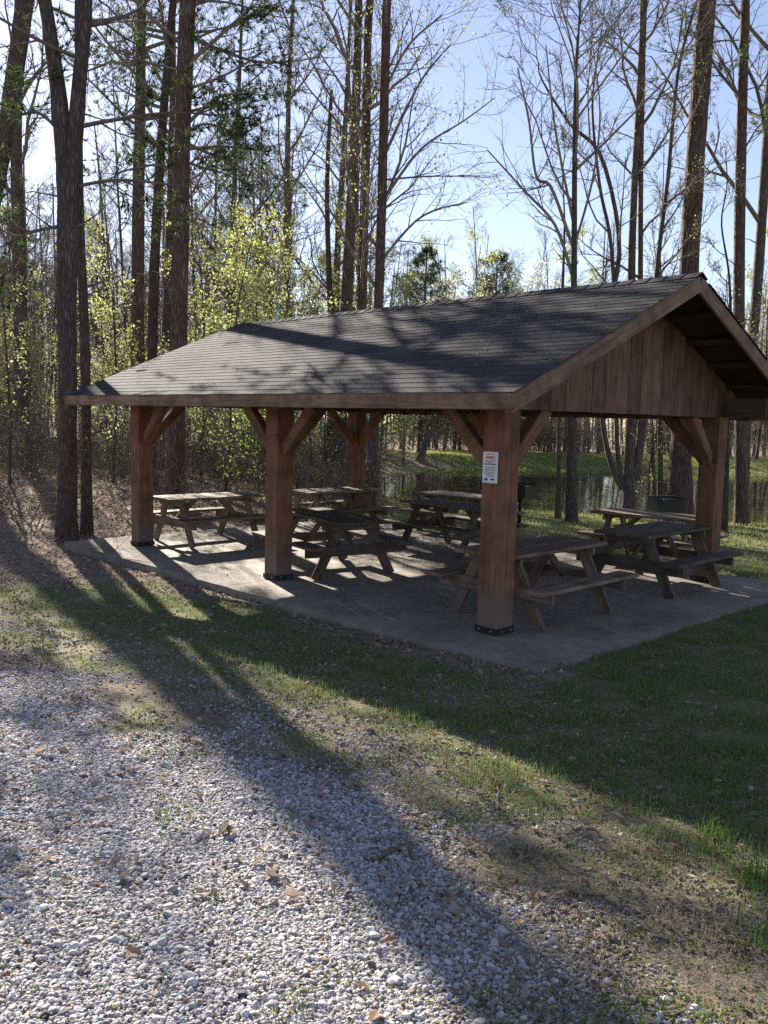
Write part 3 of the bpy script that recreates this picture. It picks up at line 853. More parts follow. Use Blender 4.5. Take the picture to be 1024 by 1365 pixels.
# ------------------------------------------------------------------ trees
def grow(rng, P0, D, Ln, R0, R1, k, wob=.1, up=0.0):
    N = len(P0); d = nrm(np.array(D, float)); pts = [np.array(P0, float)]
    Ln = np.broadcast_to(np.asarray(Ln, float), (N,))
    for i in range(k - 1):
        d = nrm(d + rng.normal(0, wob, (N, 3)) + np.array([0, 0, 1]) * up)
        pts.append(pts[-1] + d * (Ln / (k - 1))[:, None])
    P = np.stack(pts, 1)
    t = np.linspace(0, 1, k)[None]
    R = np.asarray(R0).reshape(-1, 1) * (1 - t) + np.asarray(R1).reshape(-1, 1) * t
    return P, np.broadcast_to(R, (N, k))
def sample(rng, P, R, n, t0, t1):
    """n points along each of the tubes"""
    N, k, _ = P.shape
    t = (t0 + (t1 - t0) * (np.arange(n)[None] + rng.random((N, n))) / n)
    f = t * (k - 1); i = np.clip(f.astype(int), 0, k - 2); fr = (f - i)
    I = np.arange(N)[:, None]
    p = P[I, i] * (1 - fr[..., None]) + P[I, i + 1] * fr[..., None]
    d = nrm(P[I, i + 1] - P[I, i]); r = R[I, i] * (1 - fr) + R[I, i + 1] * fr
    return p.reshape(-1, 3), d.reshape(-1, 3), r.ravel(), t.ravel()
def tilt(rng, d, lo, hi):
    """rotate directions away from d by lo..hi degrees at a random azimuth"""
    N = len(d); a = np.radians(rng.uniform(lo, hi, N)); ph = rng.uniform(0, 2 * np.pi, N)
    ref = np.where(np.abs(d[:, 2:3]) > .9, np.array([[1., 0, 0]]), np.array([[0., 0, 1]]))
    n = nrm(np.cross(d, ref)); b = np.cross(d, n)
    side = n * np.cos(ph)[:, None] + b * np.sin(ph)[:, None]
    return d * np.cos(a)[:, None] + side * np.sin(a)[:, None]
def leaf_quads(mb, rng, P, size, n, spread):
    """small folded leaves scattered round points P"""
    N = len(P) * n
    c = np.repeat(P, n, 0) + rng.normal(0, spread, (N, 3))
    a = nrm(rng.normal(0, 1, (N, 3))); b = nrm(np.cross(a, rng.normal(0, 1, (N, 3))))
    s = size * rng.uniform(.6, 1.4, (N, 1))
    V = np.stack([c - a * s * .6, c + b * s * .33, c + a * s * .6, c - b * s * .33], 1).reshape(-1, 3)
    mb.add(V, np.arange(N * 4).reshape(-1, 4))
def needle_tufts(mb, rng, P, D, ln, n):
    N = len(P) * n
    p = np.repeat(P, n, 0); d = np.repeat(D, n, 0)
    dd = tilt(rng, d, 15, 80); L = ln * rng.uniform(.7, 1.2, (N, 1))
    s = nrm(np.cross(dd, rng.normal(0, 1, (N, 3)))) * .010
    V = np.stack([p - s, p + s, p + dd * L], 1).reshape(-1, 3)
    mb.add(V, T=np.arange(N * 3).reshape(-1, 3))

def crown_from(rng, wood, leaves, tr, trr, spec):
    """branches growing off trunk tubes tr (1,k,3); fills wood/leaves MB"""
    p, d, r, t = sample(rng, tr, trr, spec['n1'], spec['t0'], spec.get('t1', .98))
    dirs = tilt(rng, d, *spec['a1'])
    tt_ = (t - spec['t0']) / (1 - spec['t0'] + 1e-6)
    L1 = spec['l1'] * ((1 - tt_) ** spec['pw'] if 'pw' in spec else 1 - spec.get('taper', .55) * tt_) * rng.uniform(.6, 1.25, len(p)) + .05
    r1 = np.minimum(r * .55, spec['r1'] * (L1 / spec['l1']))
    P1, R1 = grow(rng, p, dirs, L1, r1, r1 * .22, 7, spec.get('w1', .13), spec.get('up1', .06))
    wood.tubes(P1, R1, 5)
    p, d, r, t2 = sample(rng, P1, R1, spec['n2'], .18, 1)
    L2 = np.repeat(L1, spec['n2']) * .42 * (1.15 - .6 * t2) * rng.uniform(.6, 1.3, len(p))
    P2, R2 = grow(rng, p, tilt(rng, d, 25, 62), L2, np.maximum(r * .6, .006), np.full(len(p), .004), 5, .15, spec.get('up2', .07))
    wood.tubes(P2, R2, 4)
    p, d, r, t3 = sample(rng, P2, R2, spec['n3'], .15, 1)
    L3 = np.repeat(L2, spec['n3']) * .5 * (1.15 - .6 * t3) * rng.uniform(.5, 1.4, len(p))
    P3, R3 = grow(rng, p, tilt(rng, d, 25, 60), L3, np.maximum(r * .6, spec.get('rt', .005)), np.full(len(p), .0025), 4, .18, .05)
    wood.tubes(P3, R3, 3)
    if leaves is not None and spec.get('leaf'):
        size, n, spread, frac = spec['leaf']
        q = P3[:, 1:].reshape(-1, 3); q = q[rng.random(len(q)) < frac]
        if len(q): leaf_quads(leaves, rng, q, size, n, spread)
    if leaves is not None and spec.get('needle'):
        ln, n, frac = spec['needle']
        q, dq, _, tt = sample(rng, P3, R3, 3, .3, 1.0)
        keep = rng.random(len(q)) < frac; q, dq = q[keep], dq[keep]
        needle_tufts(leaves, rng, q, dq, ln, n)
def trunk_tube(mb, rng, pts, rad, sides=12, flare=.0, rough=.05):
    pts = np.array(pts, float); n = len(pts)
    # catmull-rom resample
    k = max(12, n * 4); t = np.linspace(0, n - 1, k)
    i = np.clip(t.astype(int), 0, n - 2); f = (t - i)[:, None]
    g = lambda j: pts[np.clip(j, 0, n - 1)]
    p = .5 * ((2 * g(i)) + (-g(i - 1) + g(i + 1)) * f + (2 * g(i - 1) - 5 * g(i) + 4 * g(i + 1) - g(i + 2)) * f ** 2 + (-g(i - 1) + 3 * g(i) - 3 * g(i + 1) + g(i + 2)) * f ** 3)
    r = np.interp(t, np.arange(n), rad)
    h = p[:, 2] - p[0, 2]
    r = r * (1 + flare * np.exp(-np.maximum(h, 0) / .32))
    mb.tubes(p, r, sides)
    V = mb.V[-1]
    ph = np.tile(np.arange(sides) / sides * 2 * np.pi, k); hh = np.repeat(np.arange(k), sides)
    dv = V - np.repeat(p, sides, 0)
    V += dv * (rough * (np.sin(3 * ph + hh * .5) + rng.normal(0, .7, len(V))))[:, None]
    return p[None], r[None]

SPECS = dict(
    tall=dict(n1=17, n2=8, n3=9, rt=.0065, t0=.34, l1=5.2, r1=.075, a1=(35, 62), up1=.10, leaf=(.034, 1, .08, .16)),
    slim=dict(n1=16, n2=7, n3=9, rt=.006, t0=.30, l1=3.2, r1=.042, a1=(30, 58), up1=.10, leaf=(.034, 1, .07, .30)),
    bare=dict(n1=22, n2=8, n3=9, rt=.006, t0=.22, l1=4.6, r1=.05, a1=(30, 55), up1=.09),
    sapl=dict(n1=15, n2=6, n3=6, t0=.15, l1=1.9, r1=.018, a1=(40, 75), up1=.05, rt=.004, leaf=(.055, 2, .09, .68)),
    pine=dict(n1=34, n2=8, n3=5, t0=.42, l1=3.6, r1=.05, a1=(60, 92), up1=.03, up2=.05, needle=(.15, 7, .60)),
    cedar=dict(n1=190, n2=7, n3=4, t0=.10, l1=3.6, r1=.03, a1=(62, 80), w1=.06, up1=.04, pw=.7, needle=(.15, 6, .45)),
)
def make_tree(kind, seed, H, r0, lean=.02, bark='bark_grey', leafmat='leaf_spring', name='tree', dead=0):
    rng = np.random.default_rng(seed)
    t = empty(name, (0, 0, 0))
    tm = MB(); n = 7
    pts = [(0, 0, -.3)]; d = np.array([rng.normal(0, lean), rng.normal(0, lean), 1.0])
    for i in range(n):
        d = nrm(d + np.append(rng.normal(0, lean * 1.1, 2), 0)); pts.append(np.array(pts[-1]) + d * (H + .3) / n)
    rad = r0 * (1 - np.linspace(0, 1, n + 1) * .86) ** .8
    tr, trr = trunk_tube(tm, rng, pts, rad, 9, .35)
    link('trunk', tm.mesh('trunk', True), M[bark], t)
    wood, lv = MB(), MB()
    crown_from(rng, wood, lv, tr, trr, SPECS[kind])
    if dead:           # short dead limbs on the bare lower trunk
        p, d, r, tt = sample(rng, tr, trr, dead, .12, .5)
        Pd, Rd = grow(rng, p, tilt(rng, d, 70, 100), rng.uniform(.5, 2.2, len(p)), np.minimum(r * .3, .02), np.full(len(p), .004), 6, .12, .0)
        wood.tubes(Pd, Rd, 4)
        p, d, r, tt = sample(rng, Pd, Rd, 3, .3, 1)
        wood.tubes(*grow(rng, p, tilt(rng, d, 30, 60), .5, np.full(len(p), .006), np.full(len(p), .003), 4, .15, 0), 3)
    link('branches', wood.mesh('branches', True), M['twig'], t)
    if lv.V: link('foliage', lv.mesh('foliage'), M[leafmat], t)
    return t
def gz(x, y): return float(ground_z(np.array([x]), np.array([y]))[0])
def scatter(proto, x, y, s, rz, label=None, group=None, sz=None, fresh=None):
    o = copy_tree(proto, (x, y, gz(x, y)), rz, (s, s, sz or s))
    return o

# --- individual trees that the photograph shows clearly: trunk axis through picture points at a real distance
def key_tree(name, label, pix, widths, d, ground_py, spec, bark, leafmat, seed, top=22.0, lean_d=0.0, stems=(), limbs=(), sides=14, crown=True, group=None, extra=None):
    """pix: trunk axis from the foot upward"""
    rng = np.random.default_rng(seed)
    base = at_depth(pix[0][0], pix[0][1], d); b0 = np.array([base[0], base[1], gz(base[0], base[1])])
    t = tag(empty(name, tuple(b0)), label, 'tree', group)
    tm, wood, lv = MB(), MB(), MB()
    pts = [b0 * 1.0 + np.array([0, 0, -.25])]; pts += [at_depth(px, py, d + lean_d * i) for i, (px, py) in enumerate(pix) if True]
    rad = [w_ / 2 * d / F_PX for w_ in widths]; rad = [rad[0]] + rad
    # go on above the frame to the true top
    last = pts[-1]; dirv = nrm(pts[-1] - pts[-2]); dirv = nrm(dirv + np.array([0, 0, .6]))
    extra_h = top - last[2]
    if extra_h > 1:
        n = 4
        for i in range(n):
            pts.append(pts[-1] + dirv * extra_h / n + rng.normal(0, .12, 3)); rad.append(rad[-1] * .72)
    pts = [p - b0 for p in pts]
    tr, trr = trunk_tube(tm, rng, pts, rad, sides, .55, .045)
    p_, d_, r_, t_ = sample(rng, tr, trr, 7, .06, .5)      # broken dead stubs
    Ps_, Rs_ = grow(rng, p_, tilt(rng, d_, 60, 95), rng.uniform(.15, .9, len(p_)) + r_, np.minimum(r_ * .35, .022), np.full(len(p_), .005), 5, .12, .02); wood.tubes(Ps_, Rs_, 5)
    sub = []
    for st, sw in stems:              # further stems of the same tree
        sp = [at_depth(px, py, d) - b0 for px, py in st]
        sr = [w_ / 2 * d / F_PX for w_ in sw]
        dv = nrm(nrm(sp[-1] - sp[-2]) + np.array([0, 0, .5])); hx = top * .8 - (sp[-1][2] + b0[2])
        if hx > 1.5:
            for i in range(3): sp.append(sp[-1] + dv * hx / 3 + rng.normal(0, .12, 3)); sr.append(sr[-1] * .65)
        sub.append(trunk_tube(tm, rng, sp, sr, 10, 0, .035))
    link('trunk', tm.mesh('trunk', True), M[bark], t)
    S = dict(SPECS[spec]);
    if extra: S.update(extra)
    if crown:
        crown_from(rng, wood, lv, tr, trr, S)
        for a, b in sub: crown_from(rng, wood, lv, a, b, dict(S, n1=max(6, S['n1'] // 2), t0=.35))
    for lp, lw in limbs:              # limbs that can be picked out one by one
        sp = [at_depth(px, py, d) - b0 for px, py in lp]; sr = [w_ / 2 * d / F_PX for w_ in lw]
        a, b = trunk_tube(wood, rng, sp, sr, 6, 0, .02)
        p, dd, r, tt = sample(rng, a, b, 9, .2, 1)
        Pq, Rq = grow(rng, p, tilt(rng, dd, 25, 60), rng.uniform(.5, 1.5, len(p)), np.maximum(r * .5, .006), np.full(len(p), .004), 5, .14, .05)
        wood.tubes(Pq, Rq, 4)
        p, dd, r, tt = sample(rng, Pq, Rq, 5, .2, 1)
        Pq, Rq = grow(rng, p, tilt(rng, dd, 25, 60), rng.uniform(.25, .8, len(p)), np.maximum(r * .6, .004), np.full(len(p), .0025), 4, .16, .05)
        wood.tubes(Pq, Rq, 3)
        if S.get('leaf'): leaf_quads(lv, rng, Pq[:, 1:].reshape(-1, 3), S['leaf'][0], 1, .06)
        if S.get('needle'):
            q, dq, _, _ = sample(rng, Pq, Rq, 4, .2, 1); needle_tufts(lv, rng, q, dq, .15, 9)
    if wood.V: link('branches', wood.mesh('branches', True), M['twig'], t)
    if lv.V: link('foliage', lv.mesh('foliage'), M[leafmat], t)
    return t
K = key_tree
K('pine_tree', 'dark forked tree splitting into two trunks, beside the left end of the roof',
  [(90, 706), (90, 560), (89, 420), (90, 300), (88, 232), (77, 120), (60, 0)], [27, 24, 24, 26, 25, 19, 16], 14.6, 706, 'pine', 'bark_grey', 'needle', 101, 17,
  stems=[([(91, 290), (97, 225), (105, 120), (114, 0)], [22, 22, 18, 17])],
  limbs=[([(84, 180), (50, 150), (10, 160)], [6, 4, 2]), ([(100, 170), (150, 160), (230, 150), (300, 155)], [6, 5, 3, 1.5]), ([(88, 300), (40, 310), (0, 330)], [5, 4, 2]), ([(95, 250), (160, 240), (260, 250)], [5, 4, 2])],
  extra=dict(t0=.74, n1=6, n2=4, n3=4))
K('hardwood_tree', 'thick trunk leaning in from the left edge of the picture', [(-75, 735), (-45, 500), (-18, 300), (8, 180), (19, 100), (34, 0)], [26, 25, 24, 23, 22, 21], 30, 735, 'tall', 'bark_grey', 'leaf_spring', 102, 17,
  limbs=[([(5, 190), (40, 110), (85, 60)], [6, 4, 2])], extra=dict(t0=.6, n1=10))
K('hardwood_tree', 'grey trunk at the far left standing behind the leafy bush', [(26, 690), (28, 520), (26, 370), (22, 200), (24, 60), (26, 0)], [20, 18, 17, 14, 12, 11], 30, 690, 'tall', 'bark_grey', 'leaf_spring', 103, 20)
K('hardwood_tree', 'narrow trunk close behind the forked tree on its right side', [(116, 700), (114, 520), (111, 400), (107, 300), (105, 150), (104, 0)], [15, 13, 12, 11, 9, 8], 15.4, 702, 'slim', 'bark_grey', 'leaf_spring', 104, 13, extra=dict(t0=.6, n1=5, n2=4, n3=5))
K('pine_tree', 'straight reddish trunk left of the leaning one above the left roof slope', [(183, 690), (183, 480), (184, 300), (187, 150), (189, 0)], [19, 18, 16, 13, 11], 24, 690, 'pine', 'bark_pine', 'needle', 105, 22)
K('pine_tree', 'slender reddish trunk leaning to the right above the left roof slope', [(200, 690), (203, 470), (207, 330), (216, 180), (231, 0)], [15, 13, 13, 11, 9], 22, 690, 'pine', 'bark_pine', 'needle', 106, 21)
K('pine_tree', 'tall straight pine with needled boughs on its right, behind the left roof slope', [(233, 690), (236, 520), (239, 400), (243, 200), (250, 0)], [26, 23, 22, 21, 20], 19.5, 690, 'pine', 'bark_pine', 'needle', 107, 20,
  limbs=[([(250, 85), (290, 50), (335, 10)], [6, 4, 3]), ([(246, 120), (300, 100), (350, 70)], [4, 3, 2]), ([(245, 170), (290, 130), (340, 125)], [5, 4, 2]), ([(244, 180), (275, 165), (320, 180)], [4, 3, 2]), ([(243, 200), (290, 195), (345, 200)], [4, 3, 2]), ([(242, 230), (205, 220), (150, 232)], [4, 3, 2])],
  extra=dict(t0=.5))
K('hardwood_tree', 'left one of the two slim straight trunks above the middle of the roof', [(474, 690), (479, 520), (483, 380), (488, 200), (493, 0)], [14, 13, 12, 11, 10], 23, 690, 'slim', 'bark_pine', 'leaf_spring', 108, 19, extra=dict(leaf=(.05, 1, .10, .5), n1=20))
K('hardwood_tree', 'right one of the two slim straight trunks above the roof, leafy boughs reaching right', [(493, 690), (499, 560), (505, 390), (511, 200), (516, 0)], [15, 14, 13, 12, 11], 21, 690, 'slim', 'bark_pine', 'leaf_spring', 109, 18,
  limbs=[([(509, 270), (560, 200), (620, 160), (660, 130)], [5, 3, 2, 1]), ([(511, 210), (560, 110), (600, 60)], [5, 3, 1.5]), ([(506, 350), (560, 290), (620, 270)], [4, 3, 1.5]), ([(513, 120), (545, 60), (590, 20)], [4, 3, 1.5]), ([(510, 240), (570, 235), (640, 235)], [3, 2, 1])],
  extra=dict(leaf=(.06, 1, .10, .7), n1=18))
K('hardwood_tree', 'thin dark bare tree with wide spreading twigs above the roof ridge, on the pond lawn', [(762, 703), (763, 560), (765, 380), (766, 250), (768, 100)], [15, 12, 8, 7, 4], 19.8, 703, 'bare', 'bark_grey', 'leaf_spring', 110, 12.5,
  limbs=[([(764, 330), (735, 250), (715, 235), (705, 160), (690, 90)], [5, 4, 4, 3, 1.5]), ([(764, 370), (740, 300), (700, 255), (650, 200)], [5, 4, 3, 1.5]), ([(765, 330), (790, 240), (800, 150), (790, 60)], [4, 3, 2, 1]), ([(765, 300), (740, 170), (728, 60)], [4, 3, 1.5])], extra=dict(n1=26, t0=.42))
K('young_tree', 'slim pole of a sapling just left of the thin bare tree by the pond', [(744, 690), (745, 600), (747, 480), (752, 330)], [8, 6, 5, 3], 21, 690, 'slim', 'bark_grey', 'leaf_spring', 111, 9, extra=dict(l1=1.4, n1=8))
K('hardwood_tree', 'clump of dark crooked stems on one stool by the pond right of the roof middle', [(838, 676), (840, 600), (843, 520), (842, 370), (846, 250), (852, 130), (857, 0)], [16, 14, 12, 10, 9, 8, 7], 22, 676, 'tall', 'bark_grey', 'leaf_spring', 112, 15,
  stems=[([(830, 652), (819, 630), (808, 590), (803, 540), (806, 440), (826, 330), (802, 210), (760, 165), (722, 105)], [8, 8, 7, 7, 7, 6, 5, 4, 2]), ([(846, 640), (856, 540), (854, 380), (855, 200), (860, 0)], [8, 8, 7, 6, 5]),
         ([(850, 640), (866, 500), (876, 360), (890, 240), (905, 90), (930, 0)], [7, 6, 6, 5, 4, 3]), ([(832, 650), (823, 600), (822, 480), (815, 330), (800, 250), (790, 150)], [6, 6, 5, 5, 4, 3])], extra=dict(n1=16, t0=.45, l1=2.8))
K('pine_tree', 'biggest trunk on the right, standing behind the roof peak', [(906, 694), (909, 600), (914, 470), (919, 350), (927, 220), (935, 100), (943, 0)], [34, 29, 27, 25, 24, 23, 22], 22.5, 694, 'pine', 'bark_pine', 'needle', 113, 24, extra=dict(t0=.62))
K('pine_tree', 'straight trunk right of the biggest one, rising beside the roof peak', [(988, 696), (988, 600), (985, 400), (988, 200), (994, 0)], [18, 15, 14, 13, 11], 22.5, 696, 'pine', 'bark_pine', 'needle', 114, 22, limbs=[([(988, 130), (955, 90), (930, 40)], [5, 3, 1.5]), ([(986, 210), (1010, 170), (1024, 160)], [3, 2, 1])], extra=dict(t0=.6))
K('hardwood_tree', 'leaning trunk at the right edge of the picture', [(990, 680), (998, 520), (1008, 400), (1018, 260), (1024, 170), (1030, 60)], [14, 13, 13, 12, 11, 10], 25, 680, 'tall', 'bark_grey', 'leaf_spring', 115, 18)
K('young_tree', 'slim sapling trunk just right of the right-hand corner post', [(966, 706), (970, 600), (973, 500), (974, 420)], [8, 6, 5, 4], 19.5, 706, 'slim', 'bark_grey', 'leaf_spring', 116, 8, extra=dict(l1=1.3, n1=8))
K('hardwood_tree', 'two-stemmed thin tree at the near shore left of the biggest trunk', [(880, 672), (880, 560), (879, 450), (880, 380)], [8, 7, 6, 5], 24, 672, 'slim', 'bark_grey', 'leaf_spring', 117, 12, stems=[([(872, 668), (870, 600), (868, 500), (872, 400)], [5, 5, 4, 3])], extra=dict(l1=1.8))
K('hardwood_tree', 'dark tree leaning over the far bank of the pond', [(558, 622), (566, 595), (576, 566), (584, 540), (590, 500)], [10, 9, 8, 7, 6], 51, 622, 'cedar', 'bark_grey', 'needle', 118, 9, extra=dict(t0=.4, n1=30, l1=3.2))
K('hardwood_tree', 'dark crooked trunk seen between the second post and the far back post', [(424, 648), (430, 610), (440, 566), (446, 500), (440, 400), (436, 250), (442, 120)], [13, 11, 10, 9, 8, 6, 4], 25, 648, 'slim', 'bark_grey', 'leaf_spring', 119, 12)

# --- the wood: prototypes, then copies
rngS = np.random.default_rng(7)
TALL = [make_tree('tall', 201, 21, .20, .02, name='hardwood_tree', dead=8), make_tree('tall', 202, 18, .16, .035, name='hardwood_tree', dead=6), make_tree('tall', 203, 23, .22, .015, name='hardwood_tree', dead=8)]
SLIM = [make_tree('slim', 211, 14, .085, .03, name='slender_tree', dead=8), make_tree('slim', 212, 16, .10, .02, name='slender_tree', dead=8), make_tree('slim', 213, 11, .065, .05, name='slender_tree', dead=6), make_tree('bare', 214, 13, .09, .04, name='slender_tree')]
SAPL = [make_tree('sapl', 221, 5.5, .035, .05, leafmat='leaf_spring', name='leafy_sapling'), make_tree('sapl', 222, 6.5, .04, .05, leafmat='leaf_lime', name='leafy_sapling'), make_tree('sapl', 223, 4.2, .028, .07, leafmat='leaf_green', name='leafy_sapling'), make_tree('sapl', 224, 5.0, .03, .06, leafmat='leaf_dry', name='leafy_sapling'), make_tree('sapl', 225, 5.2, .04, .04, leafmat='leaf_cream', name='leafy_sapling')]
PINE = [make_tree('pine', 231, 22, .19, .012, 'bark_pine', 'needle', 'pine_tree', dead=26), make_tree('pine', 232, 19, .16, .02, 'bark_pine', 'needle', 'pine_tree', dead=24)]
CEDAR = [make_tree('cedar', 241, 10, .13, .015, 'bark_grey', 'needle', 'cedar_tree'), make_tree('cedar', 242, 7, .10, .02, 'bark_grey', 'needle', 'cedar_tree')]
def brush_proto(seed, leafmat, dens):
    rng = np.random.default_rng(seed); t = empty('shrub', (0, 0, 0)); wd, lv = MB(), MB()
    n = 13; P0 = np.c_[rng.normal(0, .25, (n, 2)), np.full(n, -.05)]
    D = tilt(rng, np.tile([[0, 0, 1.]], (n, 1)), 5, 50)
    P, R = grow(rng, P0, D, rng.uniform(.9, 2.6, n), np.full(n, .011), np.full(n, .004), 7, .16, .04); wd.tubes(P, R, 4)
    p, d, r, t_ = sample(rng, P, R, 7, .15, 1)
    P2, R2 = grow(rng, p, tilt(rng, d, 25, 75), rng.uniform(.3, .9, len(p)), np.full(len(p), .006), np.full(len(p), .003), 5, .18, .03); wd.tubes(P2, R2, 3)
    p, d, r, t_ = sample(rng, P2, R2, 5, .2, 1)
    P3, R3 = grow(rng, p, tilt(rng, d, 25, 70), rng.uniform(.12, .4, len(p)), np.full(len(p), .004), np.full(len(p), .002), 4, .18, .02); wd.tubes(P3, R3, 3)
    link('stems', wd.mesh('stems', True), M['twig'], t)
    q = P3[:, 1:].reshape(-1, 3); q = q[rng.random(len(q)) < dens]
    leaf_quads(lv, rng, q, .034, 1, .05); link('foliage', lv.mesh('foliage'), M[leafmat], t)
    return t
SHRUB = [brush_proto(301, 'leaf_spring', .30), brush_proto(302, 'leaf_green', .40), brush_proto(303, 'leaf_dry', .22), brush_proto(304, 'leaf_lime', .22)]
used = set(); SCATTER = []
def place(lst, i, x, y, s, rz, label, cat, group, sz=1.0):
    p = lst[i % len(lst)]
    if p.name not in used:
        used.add(p.name); o = p; o.location = (x, y, gz(x, y)); o.rotation_euler = (0, 0, rz); o.scale = (s, s, s * sz)
    else:
        o = copy_tree(p, (x, y, gz(x, y)), rz, (s, s, s * sz))
    return tag(o, label, cat, group)
def in_sun_lane(x, y):
    """strip between the sun and the shelter that the photograph shows open enough to light roof and drive"""
    sx, sy = math.sin(_a), math.cos(_a)
    L = x * sy - y * sx
    if -4.5 < L < 4.0 and y > 9 and y < 46: return 2
    if 4.0 <= L < 9.3 and y > 12 and y < 46: return 1
    L2 = (x - 14) * sy - (y - 55) * sx
    if abs(L2) < 10 and y > 50 and y < 100: return 3
    return 0
def ok(x, y, m=1.0):
    if float(pond_sd(np.array([x]), np.array([y]))[0]) < m: return False
    u, v = uv(x, y)
    if -2.0 < u < 9.3 and -9 < v < 7: return False
    return True
def rand_px(lo, hi, d0, d1):
    px = rngS.uniform(lo, hi); d = math.sqrt(rngS.uniform(d0 * d0, d1 * d1))
    p = at_depth(px, 560, d); return px, d, p[0], p[1]
def fill(lst, n, lo, hi, d0, d1, s0, s1, label, cat, group, lane=0.0, cond=None, tries=8):
    c = 0; k = 0
    while c < n and k < n * tries:
        k += 1
        px, d, x, y = rand_px(lo, hi, d0, d1)
        if not ok(x, y) or (cond and not cond(px, d, x, y)): continue
        ln = in_sun_lane(x, y)
        if ln and lane < .99 and rngS.random() > (lane * .25 if ln == 2 else lane): continue
        if ln == 3 and lane >= .99 and lst is not SHRUB and rngS.random() > (.5 if lst is SAPL else .2): continue
        o = place(lst, int(rngS.integers(0, 99)), x, y, rngS.uniform(s0, s1), rngS.uniform(0, 6.28), label, cat, group, rngS.uniform(.92, 1.1)); c += 1
        SCATTER.append((group, label, px, d, o))
leftw = lambda px, d, x, y: px < 505 - (d - 18) * .2 and (d < 50 or px < 400)
fill(TALL, 30, -230, 500, 24, 90, .75, 1.1, 'tall bare hardwood', 'tree', 'tall bare hardwoods in the left-hand wood', .12, leftw)
fill(PINE, 16, -200, 440, 26, 85, .8, 1.1, 'tall pine', 'tree', 'pines in the left-hand wood', .10, leftw)
fill(SLIM, 72, -160, 500, 17, 80, .7, 1.2, 'slender bare tree', 'tree', 'slender trees in the left-hand wood', .3, leftw)
fill(SLIM, 70, -40, 545, 46, 95, .8, 1.25, 'slender bare tree', 'tree', 'slender trees in the left-hand wood', 1)
fill(TALL, 14, -40, 480, 55, 95, .75, 1.0, 'tall bare hardwood', 'tree', 'tall bare hardwoods in the left-hand wood', 1)
fill(SAPL, 54, -160, 500, 18.5, 55, .7, 1.25, 'leafy sapling', 'sapling', 'leafy saplings in the left-hand wood', .7, lambda px, d, x, y: leftw(px, d, x, y) and not (-3.5 < x * .891 + y * .454 < 3.2 and y < 24))
low_lane = lambda x, y: -3.5 < x * .891 + y * .454 < 3.2 and y < 25
fill(SHRUB, 70, -200, 520, 15, 44, .5, 1.05, 'twiggy shrub', 'shrub', 'undergrowth shrubs in the wood', 1, lambda px, d, x, y: px < 500 - (d - 16) * .5 and (not low_lane(x, y) or rngS.random() < .12))
farw = lambda px, d, x, y: not (545 < px < 735)
fill(TALL, 24, 520, 1150, 72, 115, .7, .95, 'bare hardwood', 'tree', 'hardwoods beyond the pond', 1, farw)
fill(SLIM, 84, 500, 1150, 62, 98, .7, 1.05, 'slender tree', 'tree', 'slender trees beyond the pond', 1, lambda px, d, x, y: farw(px, d, x, y) or rngS.random() < .5)
fill(SAPL, 44, 500, 1150, 64, 86, 1.0, 1.9, 'leafy sapling', 'sapling', 'saplings beyond the pond', 1)
fill(SLIM, 16, 545, 740, 60, 84, .9, 1.2, 'slender tree', 'tree', 'slender trees beyond the pond', 1)
fill(SAPL, 12, 540, 800, 60, 70, 1.9, 2.5, 'leafy sapling', 'sapling', 'saplings beyond the pond', 1)
fill(CEDAR, 5, 560, 740, 68, 88, .8, 1.15, 'dark evergreen', 'tree', 'dark evergreens beyond the pond', 1)
fill(SHRUB, 44, 500, 1150, 63, 74, 1.1, 2.0, 'shrub', 'shrub', 'shrubs beyond the pond', 1)
